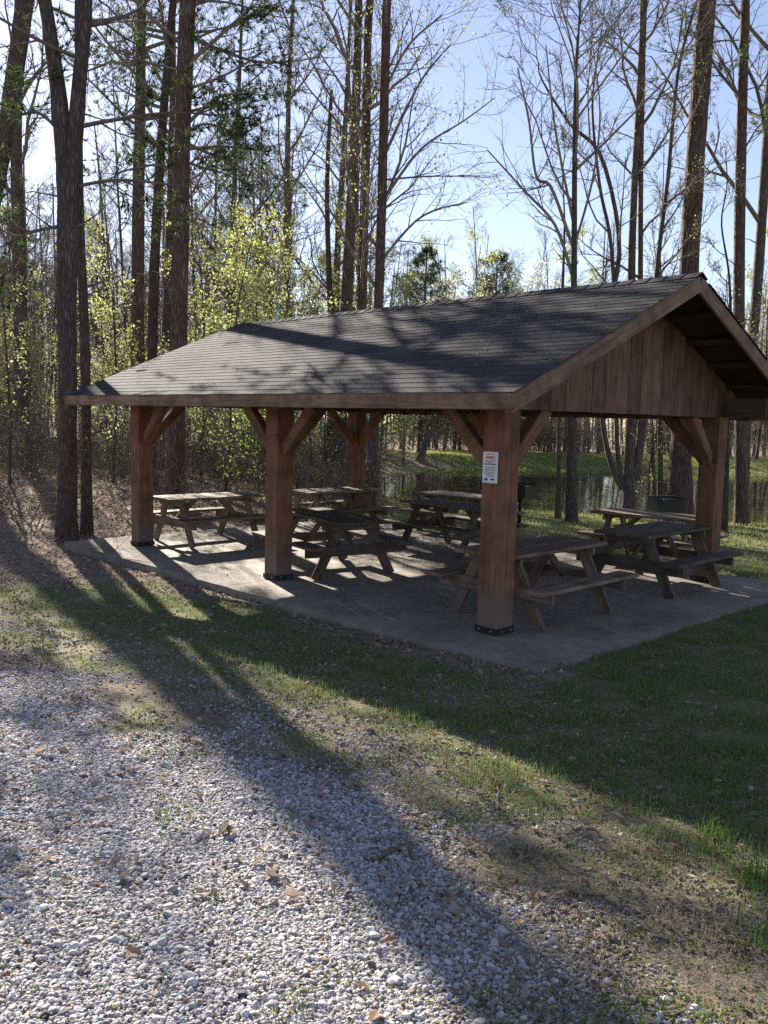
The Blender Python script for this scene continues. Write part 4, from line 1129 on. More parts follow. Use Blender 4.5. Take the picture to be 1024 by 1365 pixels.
for i, (px, d, s, lst, k, lab) in enumerate([
        (45, 15.2, 1.0, SHRUB, 1, 'bright green leafy bush at the left edge beside the forked tree'),
        (512, 25, .7, SHRUB, 1, 'leafy bush on the near pond shore right of the far back post'),
        (545, 26.5, .5, SHRUB, 1, 'low leafy bush on the pond shore left of the middle tables'),
        (372, 27, 1.25, SAPL, 1, 'yellow-green young maple glowing above the left half of the roof'),
        (340, 32, 1.4, SAPL, 1, 'pale leafy young tree left of the glowing maple above the roof'),
        (430, 34, 1.35, SAPL, 0, 'pale green young tree above the roof left of the two slim trunks'),
        (300, 21, 1.0, SAPL, 1, 'lime green sapling over the left roof slope between needled pine and maple'),
        (345, 23, 1.1, SAPL, 0, 'yellowish young tree just left of the glowing maple, nearer than its pale neighbour'),
        (400, 22, 1.05, SAPL, 1, 'bright young tree right of the glowing maple over the roof ridge'),
        (455, 26, 1.15, SAPL, 0, 'young tree with yellowish leaves close left of the two slim trunks'),
        (503, 27, 1.1, SAPL, 1, 'lime green young tree just right of the two slim trunks over the roof'),
        (592, 60, 2.2, SAPL, 4, 'cream blossoming young tree over the roof left of the lone evergreen'),
        (684, 62, 2.3, SAPL, 4, 'cream blossoming young tree over the roof right of the lone evergreen'),
        (872, 23.6, .72, SAPL, 0, 'leafy young tree at the pond between crooked clump and biggest trunk'),
        (1012, 60, 2.3, SAPL, 1, 'leafy young tree at the right edge behind the leaning trunk'),
        (268, 26, 1.35, SAPL, 0, 'taller yellowish young tree right of the needled pine over the left roof slope'),
        (322, 28, 1.45, SAPL, 0, 'tall thin leafed young tree left of the glowing maple, reaching above it'),
        (388, 29, 1.4, SAPL, 4, 'pale leafed young tree over the roof right behind the glowing maple'),
        (418, 27, 1.3, SAPL, 0, 'yellowish young tree over the ridge start left of the two slim trunks'),
        (466, 31, 1.45, SAPL, 1, 'lime leafed young tree close behind the left slim trunk'),
        (150, 23, 1.2, SAPL, 0, 'yellowish young tree between the forked tree and the reddish pine'),
        (10, 22, 1.2, SAPL, 0, 'yellowish young tree at the left edge behind the bush'),
        (560, 58, 1.35, CEDAR, 0, 'dark evergreen above the roof right of the two slim trunks'),
        (652, 64, 1.45, CEDAR, 0, 'conical dark evergreen standing alone against the sky above the roof'),
        (628, 58, 2.0, SAPL, 4, 'pale flowering young tree above the roof below the lone evergreen')]):
    p = at_depth(px, 560, d)
    place(lst, k, p[0], p[1], s, i * 1.3, lab, 'tree' if lst is not SHRUB else 'bush', None)
# trees added out of the frame at left so their crowns dapple roof and drive
fill(TALL, 5, -900, -260, 13, 34, .75, 1.05, 'tall bare hardwood added out of view at the left to dapple the light', 'tree', 'tall bare hardwoods in the left-hand wood', .3)
fill(SLIM, 8, -900, -200, 12, 34, .8, 1.2, 'slender bare tree added out of view at the left to dapple the light', 'tree', 'slender trees in the left-hand wood', .5)

# labels: which one of its kind, counted from the viewer between two landmarks
MARKS = [(0, 'the left edge'), (90, 'the forked tree'), (182, 'the far left post'), (240, 'the needled pine'), (372, 'the second front post'),
         (476, 'the far back post'), (506, 'the right slim trunk'), (665, 'the notice post'), (765, 'the thin bare tree'), (840, 'the crooked clump'), (912, 'the biggest trunk'), (1024, 'the right edge')]
ORD = ['nearest', 'second nearest', 'third nearest', 'fourth nearest', 'fifth nearest', 'sixth nearest', 'seventh nearest', 'eighth nearest', 'ninth nearest', 'tenth nearest'] + [q + ' nearest' for q in ('eleventh', 'twelfth', 'thirteenth', 'fourteenth', 'fifteenth', 'sixteenth', 'seventeenth', 'eighteenth', 'nineteenth', 'twentieth')]
SHORT = {'tall bare hardwoods in the left-hand wood': 'tall bare hardwood', 'pines in the left-hand wood': 'tall pine', 'slender trees in the left-hand wood': 'slender bare tree',
         'leafy saplings in the left-hand wood': 'leafy sapling', 'undergrowth shrubs in the wood': 'twiggy shrub', 'hardwoods beyond the pond': 'bare hardwood beyond the pond',
         'slender trees beyond the pond': 'slender tree beyond the pond', 'saplings beyond the pond': 'leafy sapling beyond the pond', 'dark evergreens beyond the pond': 'dark evergreen beyond the pond', 'shrubs beyond the pond': 'shrub beyond the pond'}
cells = {}
for grp, lab, px, d, o in SCATTER:
    k = max([i for i, m_ in enumerate(MARKS) if m_[0] <= px], default=-1)
    cells.setdefault((grp, k), []).append((d, o))
for (grp, k), lst in cells.items():
    lst.sort(key=lambda q: q[0]); n_ = len(lst)
    for i, (d, o) in enumerate(lst):
        nth = ORD[i] if i < 20 else ('farthest' if i == n_ - 1 else None)
        if k < 0 or k >= len(MARKS) - 1: o['label'] = SHORT[grp] + (' standing outside the left edge of the picture' if k < 0 else ' standing outside the right edge of the picture')
        elif nth: o['label'] = nth + ' ' + SHORT[grp] + ' between ' + MARKS[k][1] + ' and ' + MARKS[k + 1][1]
        else: o['label'] = SHORT[grp] + ' far back between ' + MARKS[k][1] + ' and ' + MARKS[k + 1][1]

# --- far wood that closes the view
def far_wood():
    rng = np.random.default_rng(55); m = MB()
    n = 800
    px = rng.uniform(-500, 1500, n); d = rng.uniform(96, 190, n)
    B = np.array([at_depth(a, 560, b) for a, b in zip(px, d)]); B[:, 2] = ground_z(B[:, 0], B[:, 1]) - .3
    H = rng.uniform(11, 20, n) * np.where((px > 540) & (px < 740), .72, 1)
    P, R = grow(rng, B, np.tile([[0, 0, 1.]], (n, 1)) + rng.normal(0, .03, (n, 3)), H, rng.uniform(.09, .2, n), np.full(n, .03), 5, .03, 0); m.tubes(P, R, 5)
    p, dd, r, t = sample(rng, P, R, 14, .18, 1)
    L = rng.uniform(1.2, 4.2, len(p)) * (1.2 - .6 * t)
    P2, R2 = grow(rng, p, tilt(rng, dd, 30, 70), L, np.full(len(p), .04), np.full(len(p), .012), 4, .14, .08); m.tubes(P2, R2, 3)
    p, dd, r, t = sample(rng, P2, R2, 4, .25, 1)
    P3, R3 = grow(rng, p, tilt(rng, dd, 25, 60), rng.uniform(.5, 1.6, len(p)), np.full(len(p), .018), np.full(len(p), .008), 3, .14, .05); m.tubes(P3, R3, 3)
    tag(link('far_wood', m.mesh('far_wood', True), M['twig']), 'far wood of bare trees closing the view behind the pond', 'wood', kind='stuff')
    f = MB(); q = P3[:, 1:].reshape(-1, 3); q = q[rng.random(len(q)) < .14]
    leaf_quads(f, rng, q, .22, 1, .25)
    b = np.c_[rng.uniform(-90, 110, 7000), rng.uniform(90, 150, 7000), np.zeros(7000)]
    b[:, 2] = ground_z(b[:, 0], b[:, 1]) + rng.uniform(.0, 3.0, 7000)
    leaf_quads(f, rng, b, .30, 1, .3)
    tag(link('far_foliage', f.mesh('far_foliage'), M['leaf_spring']), 'thin spring foliage of the far wood', 'foliage', kind='stuff')
far_wood()
# brown twiggy tangle on the floor of the left-hand wood
def tangle():
    rng = np.random.default_rng(66); m = MB(); n = 1900
    px = rng.uniform(-150, 520, n); d = np.sqrt(rng.uniform(15.5 ** 2, 48 ** 2, n))
    B = np.array([at_depth(a, 560, b) for a, b in zip(px, d)])
    u, v = uv(B[:, 0], B[:, 1])
    keep = ~((u > -2) & (u < 9.0) & (v > -9) & (v < 6.3)) & (pond_sd(B[:, 0], B[:, 1]) > .8) & (px < 505 - (d - 16) * .8)
    LL = B[:, 0] * .891 + B[:, 1] * .454
    keep &= ~((LL > -3.5) & (LL < 3.2) & (B[:, 1] < 24)) | (rng.random(n) < .05)
    B = B[keep]; B[:, 2] = ground_z(B[:, 0], B[:, 1]) - .05; n = len(B)
    P, R = grow(rng, B, tilt(rng, np.tile([[0, 0, 1.]], (n, 1)), 0, 55), rng.uniform(.5, 3.2, n), rng.uniform(.006, .015, n), np.full(n, .004), 6, .15, .02); m.tubes(P, R, 3)
    p, dd, r, t = sample(rng, P, R, 6, .15, 1)
    P2, R2 = grow(rng, p, tilt(rng, dd, 25, 75), rng.uniform(.2, .9, len(p)), np.full(len(p), .006), np.full(len(p), .003), 4, .18, 0); m.tubes(P2, R2, 3)
    tag(link('undergrowth', m.mesh('undergrowth', True), M['twig']), 'brown tangle of twigs on the floor of the wood', 'undergrowth', kind='stuff')
tangle()

# ------------------------------------------------------------------ gravel, grass, fallen leaves
def gravel():
    rng = np.random.default_rng(77)
    n = 900000
    x = rng.uniform(-4.5, 4.0, n); y = 1.9 + (rng.random(n) ** 1.2) * 6.4
    g, gr, li = zones(x, y)
    px = x / y; u_, v_ = uv(x, y)
    keep = (rng.random(n) < np.clip(g * 1.1 + .40 * sstep(1.7, .2, np.maximum(((x + 2.9) * 2.3 + (y - 6.0) * 2.9) / 3.70, (x + .1) * 1.1)) * sstep(.42, .60, fbm(x, y, .7, 205, 3)) * (1 - gr * .7), .006, 1)) & (np.abs(px) < .72) & (v_ < SLAB[2] - .5)
    x, y, g = x[keep], y[keep], g[keep]; n = len(x)
    z = ground_z(x, y)
    s = np.exp(rng.normal(0, .36, n)) * .0050
    big = rng.random(n) < .01; s = np.where(big, s * 1.7, s)
    scl = np.stack([s * rng.uniform(.8, 1.45, n), s * rng.uniform(.75, 1.15, n), s * rng.uniform(.5, .85, n)], -1)
    rot = np.stack([rng.normal(0, .35, n), rng.normal(0, .35, n), rng.uniform(0, 6.28, n)], -1)
    t = np.clip(rng.normal(.40, .11, n), .12, .72); t = np.where(rng.random(n) < .10, t * .45, t)
    hue = rng.normal(0, .014, n)
    warm = (rng.random(n) < .06)
    tone = np.stack([t + hue + .012 + warm * .04, t - .004 - warm * .04, t - hue - .006 - warm * .10, np.ones(n)], -1)
    me = bpy.data.meshes.new('gravel')
    me.vertices.add(n); me.vertices.foreach_set('co', np.stack([x, y, z + s * .30], -1).astype(np.float32).ravel())
    a = me.attributes.new('scl', 'FLOAT_VECTOR', 'POINT'); a.data.foreach_set('vector', scl.astype(np.float32).ravel())
    a = me.attributes.new('rot', 'FLOAT_VECTOR', 'POINT'); a.data.foreach_set('vector', rot.astype(np.float32).ravel())
    a = me.attributes.new('tone', 'FLOAT_COLOR', 'POINT'); a.data.foreach_set('color', tone.astype(np.float32).ravel())
    a = me.attributes.new('pick', 'INT', 'POINT'); a.data.foreach_set('value', rng.integers(0, 4, n).astype(np.int32))
    me.update()
    o = link('gravel', me, M['gravel'])
    ng = bpy.data.node_groups.new('gravel', 'GeometryNodeTree')
    ng.interface.new_socket('Geometry', in_out='INPUT', socket_type='NodeSocketGeometry')
    ng.interface.new_socket('Geometry', in_out='OUTPUT', socket_type='NodeSocketGeometry')
    N, Lk = ng.nodes, ng.links
    gi = N.new('NodeGroupInput'); go = N.new('NodeGroupOutput'); jn = N.new('GeometryNodeJoinGeometry')
    def attr(name, typ):
        q = N.new('GeometryNodeInputNamedAttribute'); q.data_type = typ; q.inputs['Name'].default_value = name
        return [s_ for s_ in q.outputs if s_.enabled][0]
    sc_ = attr('scl', 'FLOAT_VECTOR'); ro_ = attr('rot', 'FLOAT_VECTOR'); pk_ = attr('pick', 'INT')
    e2r = N.new('FunctionNodeEulerToRotation'); Lk.new(ro_, e2r.inputs[0])
    for k in range(4):
        ico = N.new('GeometryNodeMeshIcoSphere'); ico.inputs['Radius'].default_value = 1; ico.inputs['Subdivisions'].default_value = 2
        sp = N.new('GeometryNodeSetPosition'); Lk.new(ico.outputs['Mesh'], sp.inputs['Geometry'])
        nz = N.new('ShaderNodeTexNoise'); nz.noise_dimensions = '4D'; nz.inputs['Scale'].default_value = .9; nz.inputs['W'].default_value = k * 3.7; nz.inputs['Detail'].default_value = 1
        vm = N.new('ShaderNodeVectorMath'); vm.operation = 'SUBTRACT'; Lk.new(nz.outputs['Color'], vm.inputs[0]); vm.inputs[1].default_value = (.5, .5, .5)
        vs = N.new('ShaderNodeVectorMath'); vs.operation = 'SCALE'; Lk.new(vm.outputs[0], vs.inputs[0]); vs.inputs['Scale'].default_value = 1.25
        Lk.new(vs.outputs[0], sp.inputs['Offset'])
        sm = N.new('GeometryNodeSetMaterial'); sm.inputs['Material'].default_value = M['gravel']; Lk.new(sp.outputs[0], sm.inputs['Geometry'])
        ip = N.new('GeometryNodeInstanceOnPoints'); Lk.new(gi.outputs[0], ip.inputs['Points']); Lk.new(sm.outputs[0], ip.inputs['Instance'])
        cm = N.new('FunctionNodeCompare'); cm.data_type = 'INT'; cm.operation = 'EQUAL'
        ins = [s_ for s_ in cm.inputs if s_.enabled]; Lk.new(pk_, ins[0]); ins[1].default_value = k
        Lk.new([s_ for s_ in cm.outputs if s_.enabled][0], ip.inputs['Selection'])
        Lk.new(e2r.outputs[0], ip.inputs['Rotation']); Lk.new(sc_, ip.inputs['Scale'])
        Lk.new(ip.outputs[0], jn.inputs[0])
    Lk.new(jn.outputs[0], go.inputs[0])
    md = o.modifiers.new('scatter', 'NODES'); md.node_group = ng
    tag(o, 'pale grey limestone gravel of the drive in the foreground', 'gravel', kind='stuff')
gravel()

def blades(name, x, y, h, w_, col, rng, label, bend=.5):
    n = len(x); z = ground_z(x, y)
    a = rng.uniform(0, 2 * np.pi, n); dirv = np.stack([np.cos(a), np.sin(a), np.zeros(n)], -1)
    side = np.stack([-np.sin(a), np.cos(a), np.zeros(n)], -1)
    b = np.stack([x, y, z - .004], -1); bd = (bend * rng.uniform(.2, 1.3, n) * h)[:, None]
    mid = b + np.array([0, 0, 1]) * (h * .58)[:, None] + dirv * bd * .35
    tip = b + np.array([0, 0, 1]) * (h * rng.uniform(.75, 1, n))[:, None] + dirv * bd
    s = side * (w_ / 2)[:, None]
    V = np.stack([b - s, b + s, mid + s * .7, mid - s * .7, tip], 1).reshape(-1, 3)
    i = np.arange(n)[:, None] * 5
    me = np_mesh(name, V, i + np.array([[0, 1, 2, 3]]), i + np.array([[3, 2, 4]]), color=np.repeat(col, 5, 0))
    return tag(link(name, me, M['grass']), label, 'grass', kind='stuff')
def near_grass():
    rng = np.random.default_rng(88)
    n = 560000
    y = 2.0 + 11.5 * rng.random(n) ** 1.15; x = rng.uniform(-.72, .98, n) * y
    g, gr, li = zones(x, y); u, v = uv(x, y)
    on = (u > SLAB[0] - .02) & (u < SLAB[1] + .02) & (v > SLAB[2] - .02) & (v < SLAB[3] + .02)
    cl = fbm(x, y, .22, 91, 3)
    dens = gr ** 1.4 * sstep(.42, .68, cl + .10 * gr) * np.clip(1.5 / (y / 4) ** .2, 0, 1)
    keep = (rng.random(n) < dens) & ~on
    x, y, g, gr, cl = x[keep], y[keep], g[keep], gr[keep], cl[keep]; n = len(x)
    u, v = uv(x, y); D = SLAB[2] - v
    lush = sstep(3.0, 1.4, D) * .6 + sstep(.45, .75, cl) * .5
    h = (.018 + .034 * rng.random(n)) * (.7 + .9 * lush) * rng.uniform(.7, 1.3, n)
    w_ = .0028 + .0028 * rng.random(n)
    t = rng.random(n); dry = rng.random(n) < .2
    c = np.stack([.10 + .085 * t, .165 + .09 * t, .047 + .035 * t], -1)
    c = np.where(dry[:, None], np.stack([.26 + .1 * t, .21 + .08 * t, .11 + .05 * t], -1), c)
    blades('grass', x, y, h, w_, c, rng, 'short patchy grass between the gravel drive and the slab')
    # taller tufts along the slab edge and at the right edge of the drive
    X = []; 
    cs = []
    for (px, py, z, k, r_, hh) in ((955, 1105, .1, 80, .05, .13), (1010, 1160, .15, 120, .07, .13), (1015, 1230, .2, 60, .06, .09), (680, 1025, .1, 130, .16, .08), (700, 890, -.03, 60, .12, .08), (640, 1040, .15, 60, .1, .07), (900, 885, -.03, 170, .3, .09), (960, 860, -.03, 160, .3, .10), (850, 905, -.03, 120, .3, .08), (1000, 830, -.03, 140, .25, .11), (560, 900, -.05, 220, .5, .07), (780, 960, 0, 260, .5, .07), (880, 980, 0, 260, .5, .08), (640, 960, 0, 200, .4, .06), (430, 870, -.05, 200, .4, .06), (1015, 1010, .05, 160, .3, .12), (980, 1050, .05, 140, .35, .13), (900, 1040, .08, 120, .3, .10), (235, 1085, .25, 60, .08, .05), (330, 960, .05, 80, .15, .05), (210, 800, -.1, 120, .25, .06), (120, 895, 0, 60, .15, .05)):
        p = at_z(px, py, z)
        X.append(np.c_[p[0] + rng.normal(0, r_, k), p[1] + rng.normal(0, r_, k), hh * rng.uniform(.5, 1.2, k)])
    X = np.concatenate(X); n = len(X); t = rng.random(n)
    c = np.stack([.075 + .06 * t, .15 + .08 * t, .022 + .016 * t], -1)
    blades('tall_grass', X[:, 0], X[:, 1], X[:, 2], .004 + .004 * rng.random(n), c, rng, 'taller bright green grass tufts beside the drive and the slab', .6)
    # tiny creeping weeds (round leaves) in the gravel margin
    n = 110000; y = 2.0 + 6.5 * rng.random(n) ** 1.2; x = rng.uniform(-.58, .58, n) * y
    g, gr, li = zones(x, y); cl = fbm(x, y, .30, 131, 3)
    keep = rng.random(n) < sstep(.50, .68, cl) * (.12 + .9 * gr) * (1 - .85 * g); x, y = x[keep], y[keep]; n = len(x)
    u, v = uv(x, y); kk = v < SLAB[2] - .02; x, y = x[kk], y[kk]; n = len(x)
    z = ground_z(x, y) + rng.uniform(.003, .02, n); c0_ = np.stack([x, y, z], -1)
    a = nrm(np.c_[rng.normal(0, 1, (n, 2)), rng.normal(0, .35, n)]); nn_ = nrm(np.c_[rng.normal(0, .4, (n, 2)), np.ones(n)]); b = nrm(np.cross(nn_, a)); s = rng.uniform(.005, .012, (n, 1))
    V = np.stack([c0_ - a * s, c0_ + b * s * .7, c0_ + a * s, c0_ - b * s * .7], 1).reshape(-1, 3)
    t = rng.random((n, 1)); c = np.concatenate([.08 + .10 * t, .13 + .10 * t, .03 + .02 * t], 1)
    tag(link('creeping_weeds', np_mesh('creeping_weeds', V, np.arange(n * 4).reshape(-1, 4), color=np.repeat(c, 4, 0)), M['grass']), 'tiny round-leaved weeds creeping over the edge of the gravel', 'weeds', kind='stuff')
    # dry straw on the bare ground
    n = 52000; y = 1.9 + 5.0 * rng.random(n); x = rng.uniform(-.58, .6, n) * y
    g, gr, li = zones(x, y); keep = rng.random(n) < (1 - g) * .75 * (.25 + sstep(-.3, .8, x)); x, y = x[keep], y[keep]; n = len(x)
    kk = uv(x, y)[1] < SLAB[2] - .02; x, y = x[kk], y[kk]; n = len(x)
    z = ground_z(x, y) + .006; a = rng.uniform(0, 6.28, n); L = rng.uniform(.015, .06, n); e = np.stack([np.cos(a) * L, np.sin(a) * L, rng.normal(0, .010, n)], -1)
    s = np.stack([-np.sin(a), np.cos(a), np.zeros(n)], -1) * .0014; c0_ = np.stack([x, y, z], -1)
    V = np.stack([c0_ - s, c0_ + s, c0_ + e + s, c0_ + e - s], 1).reshape(-1, 3); t = rng.random((n, 1))
    c = np.concatenate([.36 + .18 * t, .29 + .15 * t, .19 + .11 * t], 1)
    tag(link('dry_straw', np_mesh('dry_straw', V, np.arange(n * 4).reshape(-1, 4), color=np.repeat(c, 4, 0)), M['grass']), 'dry straw and thatch on the bare soil', 'straw', kind='stuff')
near_grass()
def crumbs():
    rng = np.random.default_rng(151); n = 90000
    y = 1.9 + 9.5 * rng.random(n) ** 1.3; x = rng.uniform(-.58, .6, n) * y
    g, gr, li = zones(x, y); u, v = uv(x, y)
    keep = (v < SLAB[2] - .03) & (rng.random(n) < (1 - .9 * g) * .8 * sstep(.35, .62, fbm(x, y, .35, 171, 3))); x, y = x[keep], y[keep]; n = len(x)
    z = ground_z(x, y) + .003; c0_ = np.stack([x, y, z], -1); s = rng.uniform(.003, .012, (n, 1)) * (1 + .06 * y[:, None])
    a = nrm(np.c_[rng.normal(0, 1, (n, 2)), rng.normal(0, .2, n)]); b = nrm(np.cross(np.tile([[0, 0, 1.]], (n, 1)), a)); up = np.array([0, 0, 1.]) * s * rng.uniform(.3, 1.1, (n, 1))
    V = np.stack([c0_ - a * s, c0_ + b * s * .7, c0_ + a * s, c0_ - b * s * .7, c0_ + up], 1).reshape(-1, 3)
    i = np.arange(n)[:, None, None] * 5; T = (i + np.array([[0, 4, 1], [1, 4, 2], [2, 4, 3], [3, 4, 0]])[None]).reshape(-1, 3); T = T[:, ::-1]
    t = rng.random((n, 1)) ** 1.6; c = np.concatenate([.13 + .30 * t, .10 + .26 * t, .075 + .20 * t], 1)
    tag(link('soil_crumbs', np_mesh('soil_crumbs', V, None, T, color=np.repeat(c, 5, 0)), M['litter']), 'crumbs of soil, bark and broken leaf on the bare ground', 'debris', kind='stuff')
crumbs()
def far_grass():
    rng = np.random.default_rng(99); n = 150000
    y = np.sqrt(rng.uniform(10 ** 2, 64 ** 2, n)); x = rng.uniform(-.12, .55, n) * y
    g, gr, li = zones(x, y); u, v = uv(x, y); sd = pond_sd(x, y)
    on = (u > SLAB[0] - .03) & (u < SLAB[1] + .03) & (v > SLAB[2] - .03) & (v < SLAB[3] + .03)
    keep = ~on & (sd > .1) & ((v > 5) | (u < -1)) & (rng.random(n) < gr)
    x, y = x[keep], y[keep]; n = len(x); t = rng.random(n)
    c = np.stack([.20 + .14 * t, .235 + .11 * t, .07 + .05 * t], -1)
    blades('lawn_grass', x, y, rng.uniform(.03, .08, n) * (1 + .02 * y), .006 + .0009 * y, c, rng, 'lawn between the slab and the pond and on its far bank')
far_grass()

def litter():
    rng = np.random.default_rng(111)
    def leaves(name, x, y, size, lift, label, cat='leaf litter'):
        n = len(x); z = ground_z(x, y) + lift
        a = rng.uniform(0, 6.28, n); c_, s_ = np.cos(a), np.sin(a)
        ax = np.stack([c_, s_, rng.normal(0, .35, n)], -1); bx = np.stack([-s_, c_, rng.normal(0, .35, n)], -1)
        ax, bx = nrm(ax), nrm(bx); p = np.stack([x, y, z], -1); L = size[:, None]; curl = rng.uniform(-.1, .45, (n, 1)) * L * np.array([0, 0, 1])
        w_ = L * rng.uniform(.30, .55, (n, 1))
        V = np.stack([p - ax * L * .5 + curl * .6, p - ax * L * .05 + bx * w_ * .5 + curl, p + ax * L * .5 + curl * .8, p + ax * L * .02 - bx * w_ * .5 + curl, p], 1).reshape(-1, 3)
        i = np.arange(n)[:, None, None] * 5; T = (i + np.array([[4, 0, 1], [4, 1, 2], [4, 2, 3], [4, 3, 0]])[None]).reshape(-1, 3)
        t = rng.random((n, 1)); k = rng.random((n, 1))
        c = np.concatenate([.18 + .30 * t, .125 + .25 * t + .02 * k, .09 + .21 * t + .03 * k], 1)
        me = np_mesh(name, V, None, T, color=np.repeat(c, 5, 0))
        return tag(link(name, me, M['litter']), label, cat, kind='stuff')
    n = 60000; y = 3 + 19 * rng.random(n); x = rng.uniform(-.62, .45, n) * y
    g, gr, li = zones(x, y); u, v = uv(x, y)
    on = (u > SLAB[0] + .03) & (u < SLAB[1] - .03) & (v > SLAB[2] + .03) & (v < SLAB[3] - .03)
    keep = ~on & (rng.random(n) < li * .8 + .085 + .06 * (1 - g) * sstep(5, 3, y)); x, y = x[keep], y[keep]
    leaves('leaf_litter', x, y, rng.uniform(.025, .085, len(x)), .008, 'brown fallen leaves drifted along the slab and under the forked tree')
    n = 40000; d = np.sqrt(rng.uniform(17 ** 2, 50 ** 2, n)); x = rng.uniform(-.62, .0, n) * d; y = d
    g, gr, li = zones(x, y); u, v = uv(x, y)
    keep = (rng.random(n) < li) & ~((u > -1) & (u < 8.4) & (v > -.7) & (v < 5.5)); x, y = x[keep], y[keep]
    leaves('forest_litter', x, y, rng.uniform(.07, .20, len(x)), .02, 'pale brown leaf carpet of the wood', 'leaf litter')
litter()
def slab_leaves():
    rng = np.random.default_rng(141); m = MB(); n = 170
    u = rng.uniform(SLAB[0] + .05, SLAB[1] - .05, n); v = SLAB[2] + .04 + np.abs(rng.normal(0, 1.1, n)) % 5.6
    x, y = xy(u, v); a = rng.uniform(0, 6.28, n)
    for i in range(n):
        L = rng.uniform(.02, .06); c, s_ = math.cos(a[i]), math.sin(a[i]); ax = np.array([c, s_, 0]) * L * .5; bx = np.array([-s_, c, 0]) * L * .25; p = np.array([x[i], y[i], .009]); up = np.array([0, 0, L * rng.uniform(.05, .3)])
        t = rng.random(); m.add([p - ax, p + bx + up, p + ax + up * .6, p - bx + up * .3], T=[(0, 3, 1), (1, 3, 2)], C=(.2 + .25 * t, .14 + .2 * t, .1 + .16 * t))
    tag(link('blown_leaves', m.mesh('blown_leaves', color=True), M['litter']), 'small dry leaves and crumbs blown onto the concrete slab', 'leaf litter', kind='stuff')
slab_leaves()
def roof_litter():
    rng = np.random.default_rng(161); m = MB()
    for i in range(420):
        u = rng.uniform(U0, U1); sv = rng.random() ** .8 * (SL - .1)
        A = np.array(sh_m @ slope_frame(0, u, sv)); L = rng.uniform(.015, .05); a = rng.uniform(0, 6.28)
        ax = np.array([math.cos(a), math.sin(a), 0]) * L; bx = np.array([-math.sin(a), math.cos(a), 0]) * L * rng.choice([.08, .45]); z = np.array([0, 0, .012]); t = rng.random()
        V = np.array([z - ax * .5, z + bx * .5 + [0, 0, .004], z + ax * .5 + [0, 0, .006], z - bx * .5])
        m.add(V @ A[:3, :3].T + A[:3, 3], [(0, 3, 2, 1)], C=(.16 + .3 * t, .12 + .26 * t, .085 + .2 * t))
    tag(link('roof_litter', m.mesh('roof_litter', color=True), M['litter']), 'needles and bits of leaf fallen on the shingles', 'leaf litter', kind='stuff')
roof_litter()
def fallen_leaf_mesh(seed):
    rng = np.random.default_rng(seed); n = 11
    a = np.linspace(0, 2 * np.pi, n, endpoint=False)
    lob = 1 + .28 * np.cos(5 * a + seed) * (np.cos(a) < .6)
    X = .55 * np.cos(a) * lob; Y = .36 * np.sin(a) * lob; Z = .14 * np.abs(Y) / .36 + .12 * X ** 2 * rng.uniform(-1, 2) + rng.normal(0, .02, n)
    V = np.concatenate([[[0, 0, 0]], np.stack([X, Y, Z], -1), [[-.9, .04, .05], [-.9, .01, .07]]])
    T = [(0, i + 1, (i + 1) % n + 1) for i in range(n)] + [(6, n + 1, n + 2)]
    t = [(.30, .215, .15), (.22, .145, .095), (.40, .32, .25), (.29, .17, .10)][seed % 4]
    return np_mesh('fallen_leaf', V, None, T, color=np.tile([t], (len(V), 1)))
LM = [fallen_leaf_mesh(s) for s in range(4)]
for me in LM: me.materials.append(M['litter'])
rl = random.Random(5)
LEAVES = [(178, 1275), (482, 1320), (270, 1195), (520, 1258), (95, 1030), (175, 1030), (390, 1115), (560, 1180), (640, 1190), (780, 1180), (725, 1045), (672, 985), (830, 1105), (868, 1140), (900, 1130), (950, 1120), (985, 1130), (750, 1215), (845, 1215), (690, 1235), (600, 1205), (790, 1280), (660, 1280), (860, 1045), (955, 1060), (930, 985), (700, 990), (620, 1000), (340, 865), (465, 905), (560, 1010), (590, 930), (690, 905), (240, 1005), (265, 990), (230, 950), (910, 900), (500, 1360), (700, 1330), (905, 1200)]
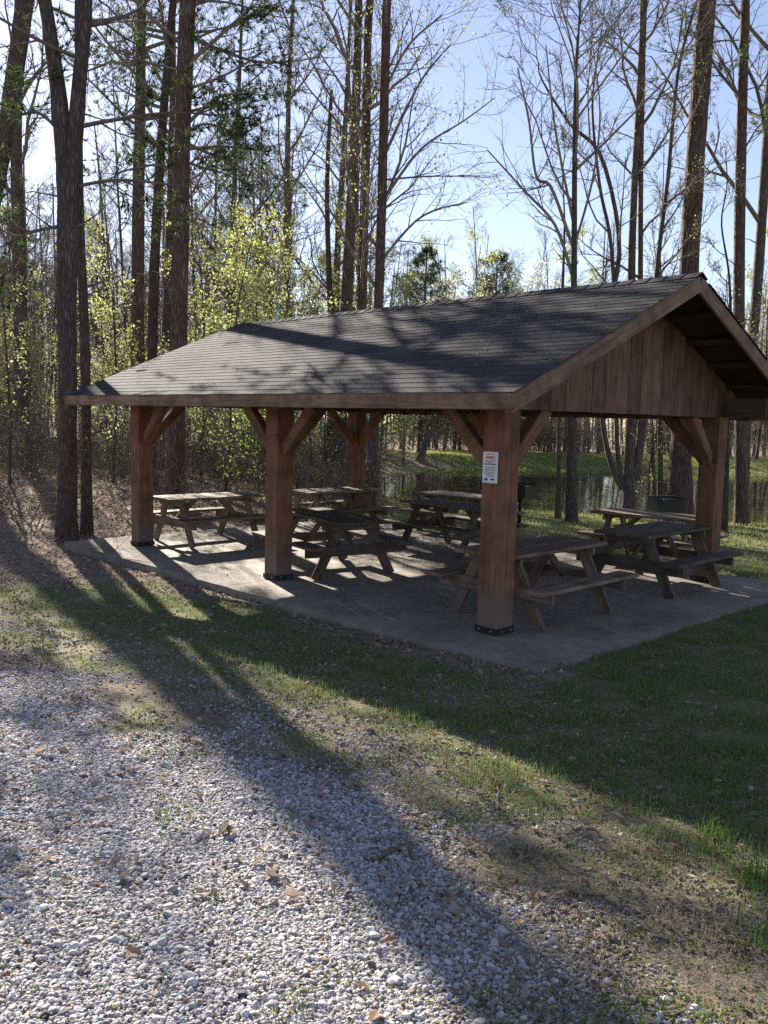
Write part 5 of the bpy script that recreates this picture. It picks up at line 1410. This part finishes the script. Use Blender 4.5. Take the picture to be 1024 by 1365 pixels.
for i, (px, py) in enumerate(LEAVES):
    z = .3
    for _ in range(4): p = at_z(px, py, z); z = gz(p[0], p[1])
    o = bpy.data.objects.new('fallen_leaf', LM[i % 4]); COL.objects.link(o)
    s = rl.uniform(.028, .058)
    o.location = (p[0], p[1], z + .014); o.rotation_euler = (rl.uniform(-.4, .4), rl.uniform(-.3, .3), rl.uniform(0, 6.28)); o.scale = (s, s, s)
    zz_ = zones(np.array([p[0]]), np.array([p[1]])); kind_ = ['tan', 'dark brown', 'pale grey-tan', 'rusty brown'][i % 4]
    where_ = 'on the gravel' if zz_[0][0] > .5 else ('in the grass strip by the slab' if SLAB[2] - uv(p[0], p[1])[1] < 2.6 else 'on the bare grassy ground')
    tag(o, 'small ' + kind_ + ' dead leaf ' + where_ + (' at left' if px < 512 else ' at right'), 'leaf', 'single fallen leaves in the foreground')
def stick(px0, py0, px1, py1, r_, label, lift=.012):
    z = .3
    for _ in range(4): a = at_z(px0, py0, z); z = gz(a[0], a[1])
    a = np.array([a[0], a[1], z + lift]); z = .3
    for _ in range(4): b = at_z(px1, py1, z); z = gz(b[0], b[1])
    b = np.array([b[0], b[1], z + lift * 1.6]); m = MB(); rng = np.random.default_rng(int(px0))
    pts = [(a + (b - a) * t + rng.normal(0, .006, 3) * (0 < t < 1)) - a for t in np.linspace(0, 1, 6)]
    trunk_tube(m, rng, pts, [r_ * (1.1 - .4 * t) for t in np.linspace(0, 1, 6)], 7, 0, .06)
    tag(link('stick', m.mesh('stick', True), M['stick'], mtx=Matrix.Translation(a)), label, 'stick')
stick(664, 1082, 666, 1045, .006, 'short upright-looking tan stick at the edge of the shaded grass')
stick(497, 1152, 541, 1130, .008, 'dark twig lying across the middle of the gravel')
stick(612, 1005, 650, 1012, .008, 'broken pale stick beside the grass tuft at the shadow edge')
stick(760, 1192, 830, 1205, .006, 'thin dry stick on the bare ground at the lower right')
def weed(px, py):
    z = 0
    for _ in range(4): p = at_z(px, py, z); z = gz(p[0], p[1])
    t = tag(empty('weed_plant', (p[0], p[1], z)), 'single upright green weed at the left edge of the drive', 'plant')
    rng = np.random.default_rng(3); m = MB(); m.tubes(np.array([(0, 0, -.01), (.005, 0, .07), (0, .006, .15)]), np.array([.004, .003, .002]), 5)
    link('stem', m.mesh('stem', True), M['leaf_green'], t)
    f = MB()
    for k in range(26):
        zz = .02 + .13 * k / 26; a = k * 2.4; L = .055 * (1 - .5 * k / 26); d = np.array([math.cos(a), math.sin(a), .5]); s = np.array([-math.sin(a), math.cos(a), 0]) * .007
        b = np.array([0, 0, zz]); f.add([b, b + d * L * .5 + s, b + d * L, b + d * L * .5 - s], [(0, 1, 2, 3)])
    link('leaves', f.mesh('leaves'), M['leaf_lime'], t)
weed(57, 862)
